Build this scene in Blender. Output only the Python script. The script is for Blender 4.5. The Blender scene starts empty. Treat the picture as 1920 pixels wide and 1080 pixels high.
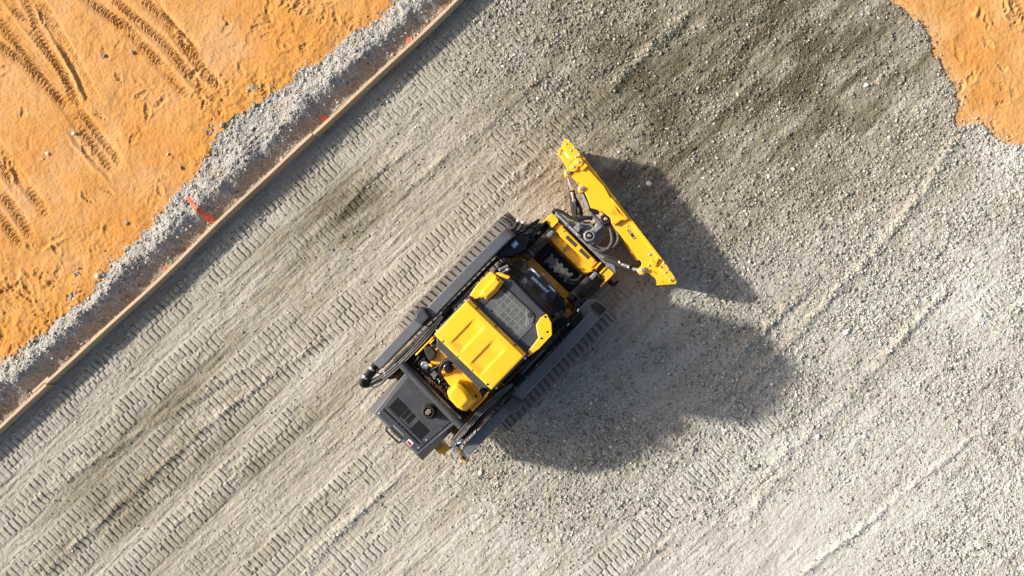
import bpy, bmesh, math, random
import numpy as np
from mathutils import Vector, Matrix
R = math.radians
sc = bpy.context.scene
COL = sc.collection
# ------------------------------------------------------------------ camera
CAM_H = 12.5                      # drone height above the pad, looking straight down (picture is a shifted crop)
PXM = 130.0                       # photo pixels per metre on the ground
NX, NY = 1022.0, 600.0            # photo pixel right below the drone
cd = bpy.data.cameras.new('camera'); cam = bpy.data.objects.new('camera', cd); COL.objects.link(cam)
cam.location = (0, 0, CAM_H); cam.rotation_euler = (0, 0, 0)
cd.sensor_width = 36; cd.sensor_fit = 'HORIZONTAL'
cd.lens = 36 * CAM_H / (1920 / PXM)
cd.shift_x = (960 - NX) / 1920; cd.shift_y = (NY - 540) / 1920
cd.clip_start = 0.1; cd.clip_end = 3000
sc.camera = cam
# ------------------------------------------------------------------ sky and sun
SUN_EL = R(28.3); SUN_DIR = Vector((-0.983, 0.182, 0)).normalized()      # towards the sun, on the ground
w = bpy.data.worlds.new('World'); sc.world = w; w.use_nodes = True
nt = w.node_tree; nt.nodes.clear()
sky = nt.nodes.new('ShaderNodeTexSky'); sky.sky_type = 'NISHITA'; sky.sun_disc = False; sky.dust_density = 4.0; sky.ozone_density = .6
sky.sun_elevation = SUN_EL; sky.sun_rotation = R(280.5)
bg = nt.nodes.new('ShaderNodeBackground'); bg.inputs[1].default_value = 0.10
wo = nt.nodes.new('ShaderNodeOutputWorld')
nt.links.new(sky.outputs[0], bg.inputs[0]); nt.links.new(bg.outputs[0], wo.inputs[0])
sl = bpy.data.lights.new('sun', 'SUN'); sl.energy = 4.35; sl.angle = R(2.4); sl.color = (1.0, 0.94, 0.86)
so = bpy.data.objects.new('sun', sl); COL.objects.link(so)
to_sun = Vector((SUN_DIR.x * math.cos(SUN_EL), SUN_DIR.y * math.cos(SUN_EL), math.sin(SUN_EL)))
so.rotation_euler = to_sun.to_track_quat('Z', 'Y').to_euler(); so.location = to_sun * 30
vs = sc.view_settings; vs.view_transform = 'Standard'; vs.look = 'None'; vs.gamma = 1; vs.exposure = 0.84
vs.use_curve_mapping = False

# ------------------------------------------------------------------ helpers
def tag(o, label=None, cat=None, group=None, kind=None):
    if label: o['label'] = label
    if cat: o['category'] = cat
    if group: o['group'] = group
    if kind: o['kind'] = kind
    return o
def empty(name, loc, rz=0):
    o = bpy.data.objects.new(name, None); COL.objects.link(o); o.location = loc; o.rotation_euler = (0, 0, rz)
    o.empty_display_size = .2
    return o
class N:
    """small node-tree writer"""
    def __init__(s, name):
        s.m = bpy.data.materials.new(name); s.m.use_nodes = True
        s.t = s.m.node_tree; s.b = s.t.nodes['Principled BSDF']
    def n(s, typ, **kw):
        x = s.t.nodes.new(typ)
        for k, v in kw.items():
            if k.startswith('i_'): x.inputs[k[2:].replace('_', ' ')].default_value = v
            elif k.startswith('i') and k[1:].isdigit(): x.inputs[int(k[1:])].default_value = v
            else: setattr(x, k, v)
        return x
    def l(s, a, b): s.t.links.new(a, b)
    def noise(s, scale, detail=4, rough=.55, vec=None, dist=0):
        x = s.n('ShaderNodeTexNoise', i_Scale=scale, i_Detail=detail, i_Roughness=rough, i_Distortion=dist)
        if vec is not None: s.l(vec, x.inputs['Vector'])
        return x.outputs['Fac']
    def ramp(s, fac, stops):
        x = s.n('ShaderNodeValToRGB'); e = x.color_ramp.elements
        while len(e) < len(stops): e.new(.5)
        for k, (p, c) in enumerate(stops):
            e[k].position = p; e[k].color = (*c, 1) if len(c) == 3 else c
        s.l(fac, x.inputs[0]); return x.outputs[0]
    def mix(s, fac, a, b, mode='MIX'):
        x = s.n('ShaderNodeMix', data_type='RGBA', blend_type=mode)
        for k, v in ((0, fac), (6, a), (7, b)):
            if hasattr(v, 'links') or isinstance(v, bpy.types.NodeSocket): s.l(v, x.inputs[k])
            elif k == 0: x.inputs[0].default_value = v
            else: x.inputs[k].default_value = (*v, 1) if len(v) == 3 else v
        return x.outputs[2]
    def math(s, op, a, b=0.0, clamp=False):
        x = s.n('ShaderNodeMath', operation=op); x.use_clamp = clamp
        for k, v in ((0, a), (1, b)):
            if isinstance(v, bpy.types.NodeSocket): s.l(v, x.inputs[k])
            else: x.inputs[k].default_value = v
        return x.outputs[0]
    def attr(s, name): return s.n('ShaderNodeAttribute', attribute_name=name).outputs['Fac']
    def coord(s, which='Object'): return s.n('ShaderNodeTexCoord').outputs[which]
    def mapping(s, vec, scale=(1, 1, 1), rot=(0, 0, 0)):
        x = s.n('ShaderNodeMapping'); x.inputs['Scale'].default_value = scale; x.inputs['Rotation'].default_value = rot
        s.l(vec, x.inputs[0]); return x.outputs[0]
    def bump(s, h, strength=.3, dist=.01, nrm=None):
        x = s.n('ShaderNodeBump', i_Strength=strength, i_Distance=dist); s.l(h, x.inputs['Height'])
        if nrm is not None: s.l(nrm, x.inputs['Normal'])
        return x.outputs[0]
    def out(s, color=None, rough=None, normal=None, metal=None):
        for k, v in (('Base Color', color), ('Roughness', rough), ('Normal', normal), ('Metallic', metal)):
            if v is None: continue
            if isinstance(v, bpy.types.NodeSocket): s.l(v, s.b.inputs[k])
            elif k == 'Base Color': s.b.inputs[k].default_value = (*v, 1)
            else: s.b.inputs[k].default_value = v
        return s.m
def paint(name, c, rough=.4, metal=0.0, vary=.12, dust=.15, dustc=(.36, .30, .22), scale=6, bump=.05, coat=0.0, spec=.5):
    m = N(name); co = m.coord()
    f = m.noise(scale, 5, .6, co)
    dark = tuple(x * (1 - vary) for x in c); lite = tuple(min(1, x * (1 + vary)) for x in c)
    col = m.mix(f, dark, lite)
    d = m.noise(scale * 1.7, 8, .7, co, .4)
    g = m.ramp(d, [(.45, (0, 0, 0)), (.75, (dust, dust, dust))])
    col = m.mix(g, col, dustc)
    rr = m.math('ADD', rough, m.math('MULTIPLY', g, .8), True)
    nb = m.bump(m.noise(90, 3, .6, co), bump, .003)
    m.out(col, rr, nb, metal)
    m.b.inputs['Specular IOR Level'].default_value = spec
    if coat: m.b.inputs['Coat Weight'].default_value = coat; m.b.inputs['Coat Roughness'].default_value = .15
    return m.m
class MB:
    """collects geometry for ONE mesh object"""
    def __init__(s): s.v = []; s.f = []; s.parts = []
    def add(s, vs_, fs):
        o = len(s.v); g = len(s.f); s.v += [tuple(p) for p in vs_]; s.f += [tuple(i + o for i in f) for f in fs]; s.parts.append((o, g, len(s.v), len(s.f))); return s
    def loft(s, rings, cap=True, closed=True):
        n = len(rings[0]); vs_ = [p for r in rings for p in r]; fs = []
        for k in range(len(rings) - 1):
            for i in range(n if closed else n - 1):
                j = (i + 1) % n
                fs.append((k * n + i, k * n + j, (k + 1) * n + j, (k + 1) * n + i))
        if cap: fs.append(tuple(range(n))[::-1]); fs.append(tuple((len(rings) - 1) * n + i for i in range(n)))
        return s.add(vs_, fs)
    def prism(s, poly, z0, z1):
        a = sum(poly[i][0] * poly[(i + 1) % len(poly)][1] - poly[(i + 1) % len(poly)][0] * poly[i][1] for i in range(len(poly)))
        if a < 0: poly = poly[::-1]
        g = lambda z, p: z(p[0], p[1]) if callable(z) else z
        return s.loft([[(p[0], p[1], g(z0, p)) for p in poly], [(p[0], p[1], g(z1, p)) for p in poly]])
    def side(s, prof, y0, y1):
        a = sum(prof[i][0] * prof[(i + 1) % len(prof)][1] - prof[(i + 1) % len(prof)][0] * prof[i][1] for i in range(len(prof)))
        if a < 0: prof = prof[::-1]
        if y0 > y1: y0, y1 = y1, y0
        return s.loft([[(p[0], y1, p[1]) for p in prof], [(p[0], y0, p[1]) for p in prof]])
    def box(s, x0, x1, y0, y1, z0, z1): return s.prism([(x0, y0), (x1, y0), (x1, y1), (x0, y1)], z0, z1)
    def tube(s, pts, r, n=10, cap=True):
        P = [Vector(p) for p in pts]; rings = []; up = None
        rr = r if isinstance(r, (list, tuple)) else [r] * len(P)
        for k, p in enumerate(P):
            t = (P[min(k + 1, len(P) - 1)] - P[max(k - 1, 0)]).normalized()
            if up is None:
                up = Vector((0, 0, 1)) if abs(t.z) < .9 else Vector((1, 0, 0))
            a = t.cross(up).normalized(); up = a.cross(t).normalized()
            rings.append([tuple(p + (a * math.cos(q) + up * math.sin(q)) * rr[k]) for q in [2 * math.pi * i / n for i in range(n)]])
        return s.loft(rings, cap)
    def cyl(s, p0, p1, r, n=20): return s.tube([p0, p1], r, n)
    def lathe(s, c, prof, n=28):
        return s.loft([[(c[0] + r * math.cos(q), c[1] + r * math.sin(q), z) for q in [2 * math.pi * i / n for i in range(n)]] for r, z in prof])
    def build(s, name, mat, parent=None, bevel=0.0, smooth=True, ang=35):
        me = bpy.data.meshes.new(name); me.from_pydata(s.v, [], s.f); me.update()
        bm = bmesh.new(); bm.from_mesh(me); bmesh.ops.recalc_face_normals(bm, faces=bm.faces); bm.to_mesh(me); bm.free()
        o = bpy.data.objects.new(name, me); COL.objects.link(o); me.materials.append(mat)
        if parent is not None: o.parent = parent
        if bevel:
            b = o.modifiers.new('bevel', 'BEVEL'); b.width = bevel; b.segments = 2; b.limit_method = 'ANGLE'; b.angle_limit = R(28)
            b.use_clamp_overlap = True
        if smooth:
            me.set_sharp_from_angle(angle=R(ang)); me.polygons.foreach_set('use_smooth', [True] * len(me.polygons))
        return o
def curve_pts(pts, n=6):
    """Catmull-Rom through the points"""
    P = [Vector(p) for p in pts]; P = [P[0] * 2 - P[1]] + P + [P[-1] * 2 - P[-2]]; out = []
    for i in range(1, len(P) - 2):
        for k in range(n):
            t = k / n; a, b, c, d = P[i - 1], P[i], P[i + 1], P[i + 2]
            out.append(.5 * (2 * b + (c - a) * t + (2 * a - 5 * b + 4 * c - d) * t * t + (3 * b - a - 3 * c + d) * t ** 3))
    out.append(P[-2]); return [tuple(p) for p in out]
def lettering(name, text, size, mat, parent, loc, xdir, nrm, align='CENTER', sx=1.0, shear=0, thick=.0015, off=0.0):
    cu = bpy.data.curves.new(name, 'FONT'); cu.body = text; cu.size = size; cu.align_x = align; cu.align_y = 'CENTER'; cu.extrude = thick; cu.shear = shear; cu.offset = off
    t = bpy.data.objects.new(name, cu); COL.objects.link(t)
    me = bpy.data.meshes.new_from_object(t.evaluated_get(bpy.context.evaluated_depsgraph_get()))
    bpy.data.objects.remove(t); bpy.data.curves.remove(cu)
    x = Vector(xdir).normalized(); z = Vector(nrm).normalized(); y = z.cross(x).normalized(); x = y.cross(z)
    M = Matrix((( x.x * sx, y.x, z.x, loc[0]), (x.y * sx, y.y, z.y, loc[1]), (x.z * sx, y.z, z.z, loc[2]), (0, 0, 0, 1)))
    me.transform(M); me.materials.clear(); me.materials.append(mat)
    o = bpy.data.objects.new(name, me); COL.objects.link(o); o.parent = parent
    return o
# ------------------------------------------------------------------ the site: one height field, split into dirt, berm and gravel pad
rng = np.random.default_rng(7)
def vnoise(x, y, seed):
    x = np.asarray(x, np.float32); y = np.asarray(y, np.float32)
    xi = np.floor(x).astype(np.int32); yi = np.floor(y).astype(np.int32); fx = x - xi; fy = y - yi
    fx = fx * fx * fx * (fx * (fx * 6 - 15) + 10); fy = fy * fy * fy * (fy * (fy * 6 - 15) + 10)
    tab = np.random.default_rng(seed).random((256, 256)).astype(np.float32) * 2 - 1
    tab = tab.ravel(); x0 = (xi & 255) << 8; x1 = ((xi + 1) & 255) << 8; y0 = yi & 255; y1 = (yi + 1) & 255
    a = tab.take(x0 + y0); b = tab.take(x1 + y0); c = tab.take(x0 + y1); d = tab.take(x1 + y1)
    return (a * (1 - fx) + b * fx) * (1 - fy) + (c * (1 - fx) + d * fx) * fy
def fbm(x, y, seed, octv=4, gain=.5):
    s = 0; a = 1.0; n = 0
    for k in range(octv):
        s = s + a * vnoise(x * 2 ** k + 13.7 * k, y * 2 ** k + 7.1 * k, seed + k); n += a; a *= gain
    return s / n
def sstep(a, b, x):
    t = np.clip((x - a) / (b - a), 0, 1); return t * t * (3 - 2 * t)
def seg_dist(px, py, pts):
    """distance to a polyline, and the place along it"""
    best = np.full(px.shape, 1e9); s_at = np.zeros(px.shape); side = np.zeros(px.shape); L = 0.0
    for (x0, y0), (x1, y1) in zip(pts[:-1], pts[1:]):
        dx, dy = x1 - x0, y1 - y0; ln = math.hypot(dx, dy)
        t = np.clip(((px - x0) * dx + (py - y0) * dy) / ln ** 2, 0, 1)
        ex = px - x0 - t * dx; ey = py - y0 - t * dy; d = np.hypot(ex, ey); m = d < best
        best = np.where(m, d, best); s_at = np.where(m, L + t * ln, s_at); side = np.where(m, (ex * -dy + ey * dx) / ln, side); L += ln
    return best, s_at, side, L
def in_poly(px, py, poly):
    r = np.zeros(px.shape, bool); n = len(poly); j = n - 1
    for i in range(n):
        xi, yi = poly[i]; xj, yj = poly[j]
        c = ((yi > py) != (yj > py)) & (px < (xj - xi) * (py - yi) / (yj - yi + 1e-9) + xi); r ^= c; j = i
    return r
STEP = .0105
def axis(a, b):
    core = np.arange(a, b, STEP); ext = np.cumsum(.03 * 1.28 ** np.arange(36))
    return np.concatenate([(core[0] - ext)[::-1], core, core[-1] + ext])
XS = axis(-8.7, 7.8); YS = axis(-4.4, 5.35)
GX, GY = np.meshgrid(XS.astype(np.float32), YS.astype(np.float32))                                   # rows = y
PX = NX + PXM * GX; PY = NY - PXM * GY                         # the photo's scale, measured on the ground
FAR = np.maximum(np.maximum(-8.3 - GX, GX - 7.4), np.maximum(-4.1 - GY, GY - 5.05)); NEAR = 1 - sstep(0, .5, FAR)
TX, TY, VX, VY = .731, -.682, .682, .731                       # u along the form boards, v across them (to the lower right)
U = TX * PX + TY * PY; V = VX * PX + VY * PY
BOARD_V0, BOARD_V1 = 591.0, 596.5
ZD = .07                                                       # orange dirt lies a little higher than the pad
# ---- masks
bu = [-2600, -900, -470, -350, -208, -53, 60, 150, 250, 349, 440, 534, 900, 3000]
bv = [505, 505, 503, 521, 517, 499, 486, 466, 478, 492, 503, 511, 500, 505]
edge = np.interp(U, bu, bv) + 20 * fbm(U / 48, V / 48, 11, 5, .6) + 9 * fbm(U / 9, V / 9, 15, 3)
edge = np.where((fbm(PX / 34, PY / 34, 17, 4, .6) > .36) & (V > edge - 34) & (FAR < 0), np.minimum(edge, V - 1), edge)
left_dirt = V < edge
berm = (V >= edge) & (V < BOARD_V0 + 2)
warp_x = PX + 11 * fbm(PX / 26, PY / 26, 21, 5, .72); warp_y = PY + 11 * fbm(PX / 26, PY / 26, 27, 5, .72)
right_poly = [(1665, 0), (1700, 22), (1732, 56), (1757, 118), (1788, 165), (1800, 195), (1786, 222), (1793, 240), (1838, 232), (1870, 262), (1925, 276), (2150, 420), (2700, 700), (5000, 900), (9000, -9000), (1500, -9000), (1500, -300), (1620, -60)]
right_dirt = in_poly(warp_x, warp_y, right_poly)
dirt = left_dirt | right_dirt
pad = ~dirt & ~berm
# coarse gravel, and the tone of the pad (pale 1 ... dark 0: damp patches, plus vignette and brightening painted in)
def blob(cx, cy, rx, ry, ang=0):
    c, s = math.cos(R(ang)), math.sin(R(ang)); dx, dy = PX - cx, PY - cy
    return np.exp(-(((dx * c + dy * s) / rx) ** 2 + ((-dx * s + dy * c) / ry) ** 2))
coarse = .12 + .75 * sstep(430, 700, U + .12 * (V - 900) + 60 * fbm(PX / 120, PY / 120, 31, 3))
coarse = coarse + .95 * blob(1060, 905, 210, 115, 8) + .6 * blob(1250, 780, 260, 130) - .35 * blob(1640, 900, 210, 120) - .35 * blob(1830, 560, 70, 55)
coarse = coarse + .35 * blob(1400, 900, 70, 120, 35) + .3 * blob(1780, 240, 120, 90) + .3 * blob(1680, 560, 180, 130, -40) + .35 * blob(1000, 30, 220, 90, -20) + .28 * blob(900, 190, 150, 110, -40) + .3 * blob(690, 420, 90, 50, -43) + .25 * blob(450, 740, 200, 14, -43)
coarse = np.clip(coarse * (1 + .9 * fbm(PX / 60, PY / 60, 35, 4, .6)), 0, 1.2)
streak = fbm(U / 60, V / 7, 51, 5, .68); calm = 1 - .75 * sstep(250, 600, U + .35 * (V - 1300)); scratch = calm * fbm(U / 26, V / 2.6, 53, 3, .6) * sstep(-.3, .3, fbm(U / 90, V / 40, 54, 3)); lump = fbm(PX / 16, PY / 16, 57, 4, .6); fine = fbm(PX / 4.2, PY / 4.2, 63, 3, .7)
tone = .60 + .13 * sstep(900, 1900, V) + .07 * sstep(300, 1900, PX)
mottle = np.clip(1 + 1.3 * fbm(U / 70, V / 16, 43, 4, .6), .15, 2)
for cx, cy, rx, ry, a, k in [(1430, 110, 400, 200, -15, -.54), (1150, 60, 180, 90, 0, -.08), (655, 385, 75, 60, -30, -.38), (560, 450, 120, 50, -43, -.13), (300, 780, 320, 24, -43, -.26), (200, 950, 260, 30, -43, -.28),
                             (330, 900, 220, 26, -42, -.22), (1250, 330, 200, 120, 20, -.16), (1720, 980, 330, 190, 0, .18), (1800, 520, 200, 150, 0, .12), (60, 1030, 150, 70, 0, .08), (930, 1010, 260, 90, 0, .08),
                             (760, 210, 300, 70, -43, .06), (1880, 290, 50, 35, 35, .35), (1830, 560, 55, 50, 0, .12), (1380, 860, 130, 50, -40, .1), (1600, 300, 160, 160, 0, -.12), (560, 720, 160, 40, -43, .08), (480, 880, 250, 18, -43, -.14), (640, 760, 40, 120, 45, -.05)]:
    tone = tone + k * blob(cx, cy, rx, ry, a) * mottle
tone = tone + .16 * fbm(U / 180, V / 24, 41, 5, .6) + .10 * np.where(coarse < .5, streak, 0) + .06 * fbm(PX / 40, PY / 40, 47, 3)
# ---- heights
H = np.zeros_like(GX)
smoothness = 1 - np.clip(coarse, 0, 1)
Hp = .008 * fbm(PX / 150, PY / 150, 55, 3) + smoothness * (.014 * streak * (.35 + .65 * calm) + .006 * lump + .0045 * scratch) + coarse * (.006 * streak + .008 * lump) + (.004 + .008 * coarse) * fine
# prints of the rubber tracks
prints = np.zeros_like(GX); keep = np.ones_like(GX)
bands = [(643, -900, 790, 1.0, .002), (728, -900, -120, 1.0, .012), (728, 60, 330, .6, 0), (818, -1100, 20, .8, 0), (866, -1100, 130, 1.0, .004), (897, 60, 720, 1.0, -.006), (950, -1000, -90, 1.0, .006), (842, 480, 820, .9, 0),
         (1035, -800, -250, .5, .01), (1112, -700, -60, 1.0, 0), (1170, -700, -190, .7, .01), (1222, -700, -80, .9, 0), (1552, 40, 540, 1.2, .0), (1672, 925, 1000, 1.0, 0), (1212, 445, 560, .8, 0), (1330, -600, -240, .5, 0), (706, 430, 900, .7, 0), (985, 600, 900, .5, 0)]
for bi, (vc, u0, u1, st, slope) in enumerate(bands):
    dv = V - vc - slope * (U - (u0 + u1) / 2) - 3.5 * fbm(U / 90, V * 0 + bi, 70 + bi, 2)
    m = sstep(31, 25, np.abs(dv)) * sstep(u0 - 20, u0 + 40, U + 14 * lump) * sstep(u1 + 20, u1 - 40, U + 14 * lump) * st
    m = m * sstep(-.62, -.15, fbm(U / 55, V / 22, 90 + bi, 3) + .25 * lump) * (1 - .55 * np.clip(coarse - .5, 0, 1))
    ph = (U + (bi * 5.3)) / 12.2 + .22 * np.sign(dv) * 1.0 + (.04 * np.tanh(np.sin(dv / 5.5) * 3)) + .07 * fbm(U / 22, V / 9, 120 + bi, 2)
    w_ = np.abs((ph % 1) - .5) * 2
    groove = sstep(.72, .88, w_ + .16 * fine); mid = sstep(2.6, 1.0, np.abs(dv + 2.2 * lump))
    dep = np.maximum(groove * sstep(28, 24, np.abs(dv)), mid * .38 * sstep(-.5, .3, fbm(U / 20, V / 40, 130 + bi, 2)))
    blk = np.floor(ph) * 7.31 + np.sign(dv) * 3.7; tilt = .004 * np.sin(blk * 12.9) + .004 * fine + .003 * lump; dep = dep * np.clip(.85 + .35 * np.sin(blk * 5.3) + .5 * lump, .2, 1.2)
    pr = m * (.008 + tilt - .021 * dep - .010 * sstep(24, 31, np.abs(dv)))
    keep = keep * (1 - .82 * np.clip(m, 0, 1)); prints = np.where(np.abs(pr) > np.abs(prints), pr, prints)
Hp = Hp * keep + prints
# windrows left by the blade
for pts, h, wd in [([(1800, 240), (1735, 355), (1640, 470), (1480, 640), (1340, 790)], .032, 8), ([(1525, 525), (1400, 650), (1340, 715)], .035, 9), ([(1790, 520), (1745, 575), (1560, 775), (1400, 920)], .026, 9), ([(1900, 760), (1735, 890), (1650, 965), (1560, 1030), (1430, 1140)], .022, 6), ([(1310, 10), (1230, 80), (1120, 190)], .045, 11),
                   ([(1110, 190), (1000, 300), (880, 420)], .022, 8), ([(640, 610), (417, 773), (193, 977), (60, 1100)], .026, 6), ([(540, 640), (300, 790), (30, 960)], .016, 6), ([(1080, 240), (1010, 330), (900, 400)], .018, 7), ([(600, 770), (480, 860), (300, 1010)], .014, 5), ([(1112, 338), (1128, 368), (1188, 448), (1246, 530), (1256, 548)], .075, 15),
                   ([(1900, 330), (1960, 400)], .05, 12), ([(690, 940), (560, 1060)], .02, 7), ([(760, 880), (640, 1000), (560, 1090)], .02, 6), ([(1480, 870), (1370, 1000)], .025, 14), ([(1290, 990), (1130, 1100)], .02, 9), ([(880, 20), (700, 210), (380, 500), (0, 850)], .028, 7), ([(820, 250), (700, 330), (610, 430)], .02, 8), ([(1040, 120), (900, 250), (740, 370)], .018, 8)]:
    d, s_, sd, L = seg_dist(PX + 5 * lump, PY + 5 * fbm(PX / 18, PY / 18, 77, 3), pts)
    Hp = Hp + h * np.exp(-(d / wd) ** 2) * sstep(0, 40, s_ + .01) * sstep(L, L - 50, s_) * (.75 + .6 * lump)
    coarse = np.maximum(coarse, .85 * np.exp(-(d / (wd * 1.6)) ** 2) * sstep(0, 40, s_) * sstep(L, L - 40, s_) * (h / .03))
# orange dirt
hum = fbm(PX / 90, PY / 90, 131, 4); crumb = fbm(PX / 9, PY / 9, 137, 4, .6)
nearb = sstep(110, 10, edge - V)
Hd = ZD + .02 * hum + .0055 * crumb + .003 * fbm(PX / 3.4, PY / 3.4, 143, 2, .7)
rough_patch = np.clip(sstep(.0, .5, fbm(PX / 75, PY / 75, 151, 3)) * .7 + .8 * nearb + blob(560, 30, 90, 60) * .8 + blob(420, 190, 60, 60) * .8 + blob(80, 600, 130, 110) + blob(1850, 90, 90, 60) * .5, 0, 1.3) * left_dirt + .4 * right_dirt
swirl = np.sin((np.hypot(PX - 30 * np.round(PX / 30), PY - 26 * np.round(PY / 26)) + 5 * fbm(PX / 25, PY / 25, 157, 2)) / 1.5)
Hd = Hd + rough_patch * (.014 * fbm(PX / 22, PY / 22, 155, 4, .6) + .002 * swirl * sstep(.0, .4, fbm(PX / 33, PY / 33, 159, 2)))
lug = np.zeros_like(GX); nearlug = np.zeros_like(GX)
def lug_track(pts, wd=7.5, pitch=8.6, dep=.030, fade=30, ph0=0.0, chev=.42):
    global lug, nearlug
    d, s_, sd, L = seg_dist(PX + 2 * crumb, PY + 2 * hum, pts)
    x = sd / wd
    m = sstep(1.15, .85, np.abs(x)) * sstep(-2, fade * .4, s_) * sstep(L + 2, L - fade, s_) * sstep(-.7, -.2, fbm(PX / 26, PY / 26, int(171 + pts[0][0] % 40), 2))
    ph = (s_ / pitch + ph0 + chev * (1 - x * x) + .1 * crumb) % 1
    g = np.where(ph < .26, np.sin(ph / .26 * math.pi), 0) * -1 + np.where((ph > .26) & (ph < .6), np.sin((ph - .26) / .34 * math.pi), 0) * .4
    lug = lug + dep * m * g * (.9 + .5 * crumb); nearlug = np.maximum(nearlug, sstep(2.0, .8, np.abs(x)) * sstep(L + 2, L - fade, s_))
for pts in [[(48, -20), (75, 60), (115, 130), (165, 215)], [(20, 0), (70, 70), (120, 135), (150, 205)], [(-10, 20), (40, 90), (85, 150), (135, 210)], [(0, 82), (50, 120), (95, 165), (130, 200)],
            [(150, 205), (185, 250), (235, 315)], [(138, 215), (172, 262), (220, 330)], [(160, -5), (215, 35), (262, 66)], [(215, 0), (262, 40), (305, 75), (350, 130), (395, 185)], [(270, 0), (310, 35), (355, 85), (385, 120)],
            [(196, 20), (240, 58), (268, 80)], [(262, 75), (300, 115), (345, 170), (360, 190)], [(-5, 300), (22, 330), (42, 362)], [(8, 360), (40, 405), (70, 455)], [(-8, 390), (20, 425), (52, 470)], [(55, 350), (80, 385), (100, 420)],
            [(330, 60), (365, 110), (420, 170)], [(1890, -20), (1912, 20), (1940, 60)]]:
    lug_track(pts, ph0=random.Random(pts[0][0]).random())
for pts in [[(78, 5), (110, 60), (150, 130), (183, 195)]]:
    for off in (-9, -3, 3, 9):
        lug_track([(x + off, y) for x, y in pts], 3.2, 4.4, .012, 20, off * .17, .6)
# rut edges beside the tyre marks
for pts, h in [([(110, 80), (140, 130), (168, 200)], .035), ([(300, 20), (345, 65), (372, 95)], .03), ([(130, 250), (190, 320), (215, 345)], .02), ([(15, 295), (42, 350)], .04), ([(80, 470), (133, 440)], .03), ([(190, 440), (198, 415)], .04), ([(1840, 10), (1830, 40)], .05), ([(45, 500), (60, 525)], .03)]:
    d, s_, sd, L = seg_dist(PX + 4 * crumb, PY + 4 * hum, pts); Hd = Hd + .5 * h * (np.exp(-((sd - 4) / 4) ** 2) - .7 * np.exp(-((sd + 4) / 4) ** 2)) * sstep(14, 4, d) * sstep(0, 15, s_) * sstep(L, L - 15, s_)
Hd = Hd + lug - .012 * nearlug
# boot prints
fr = random.Random(5)
spots = [(fr.uniform(0, 560), fr.uniform(0, 620)) for _ in range(70)] + [(fr.gauss(90, 60), fr.gauss(600, 45)) for _ in range(36)] + [(fr.gauss(430, 60), fr.gauss(170, 40)) for _ in range(30)] + [(fr.gauss(560, 60), fr.gauss(35, 30)) for _ in range(36)] + [(fr.uniform(1780, 1950), fr.uniform(0, 260)) for _ in range(26)]
for cx, cy in spots:
    a = fr.uniform(0, math.pi); rx = fr.uniform(10, 15); ry = rx * fr.uniform(.33, .5); dep = fr.uniform(.004, .014)
    ix0 = np.searchsorted(XS, (cx - 30 - NX) / PXM); ix1 = np.searchsorted(XS, (cx + 30 - NX) / PXM); iy0 = np.searchsorted(YS, (NY - cy - 30) / PXM); iy1 = np.searchsorted(YS, (NY - cy + 30) / PXM)
    sl_ = (slice(iy0, iy1), slice(ix0, ix1)); dx = PX[sl_] - cx; dy = PY[sl_] - cy; c, s = math.cos(a), math.sin(a)
    wv = crumb[sl_] * 9; lx = dx * c + dy * s + wv; ly = -dx * s + dy * c + wv * .7; r2 = (lx / rx) ** 2 + (ly / ry) ** 2
    Hd[sl_] += -dep * np.exp(-r2 ** 2) + .5 * dep * np.exp(-((np.sqrt(r2) - 1.35) / .3) ** 2) + .28 * dep * np.sin(lx * 1.9) * np.exp(-r2 ** 2)
# gravel berm against the boards
crest = 541 + 13 * fbm(U / 40, V * 0, 181, 4, .6); top = .185 + .07 * fbm(U / 45, V / 200, 185, 3)
t_in = np.clip((V - edge) / (crest - edge), 0, 1); t_out = np.clip((V - crest) / (578 - crest), 0, 1)
Hb = np.where(V < crest, ZD + (top - ZD) * sstep(0, 1, t_in), top + (.035 - top) * sstep(0, 1, t_out))
Hb = Hb + (.024 * fbm(PX / 16, PY / 16, 191, 4, .65) + .009 * fbm(PX / 4, PY / 4, 195, 2)) * (1 - .4 * t_out) + .02 * sstep(-.1, .5, fbm(U / 40, V / 24, 199, 3)) * t_in
H = np.where(berm, Hb, np.where(dirt, Hd, Hp + .012 * sstep(0, 1, 1)))
# loose gravel edge over the dirt on the right
H = np.where(right_dirt, H - ZD - .03 + .02, H)
near_right = np.exp(-(seg_dist(PX, PY, right_poly[:12])[0] / 22) ** 2); coarse = np.where(pad, np.maximum(coarse, near_right * .95), coarse)
H = np.where((V >= BOARD_V0 - 1) & (V < BOARD_V0 + 3), .02, H)
H = H * NEAR + np.where(dirt, ZD * left_dirt, 0) * (1 - NEAR)
soil = berm * sstep(554, 584, V + 14 * lump) * .6 + berm * .35 * sstep(.1, .6, fbm(PX / 30, PY / 30, 203, 3))
dust = np.clip(.28 + .5 * hum + .45 * rough_patch + .35 * nearlug, 0, 1)
pale = np.clip(.22 + .6 * fbm(PX / 70, PY / 70, 241, 4, .6), 0, 1) * left_dirt * (1 - .7 * nearb) + right_dirt * np.clip(.22 + .9 * fbm(PX / 55, PY / 55, 247, 4, .6), 0, 1) + .5 * right_dirt * near_right
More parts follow.
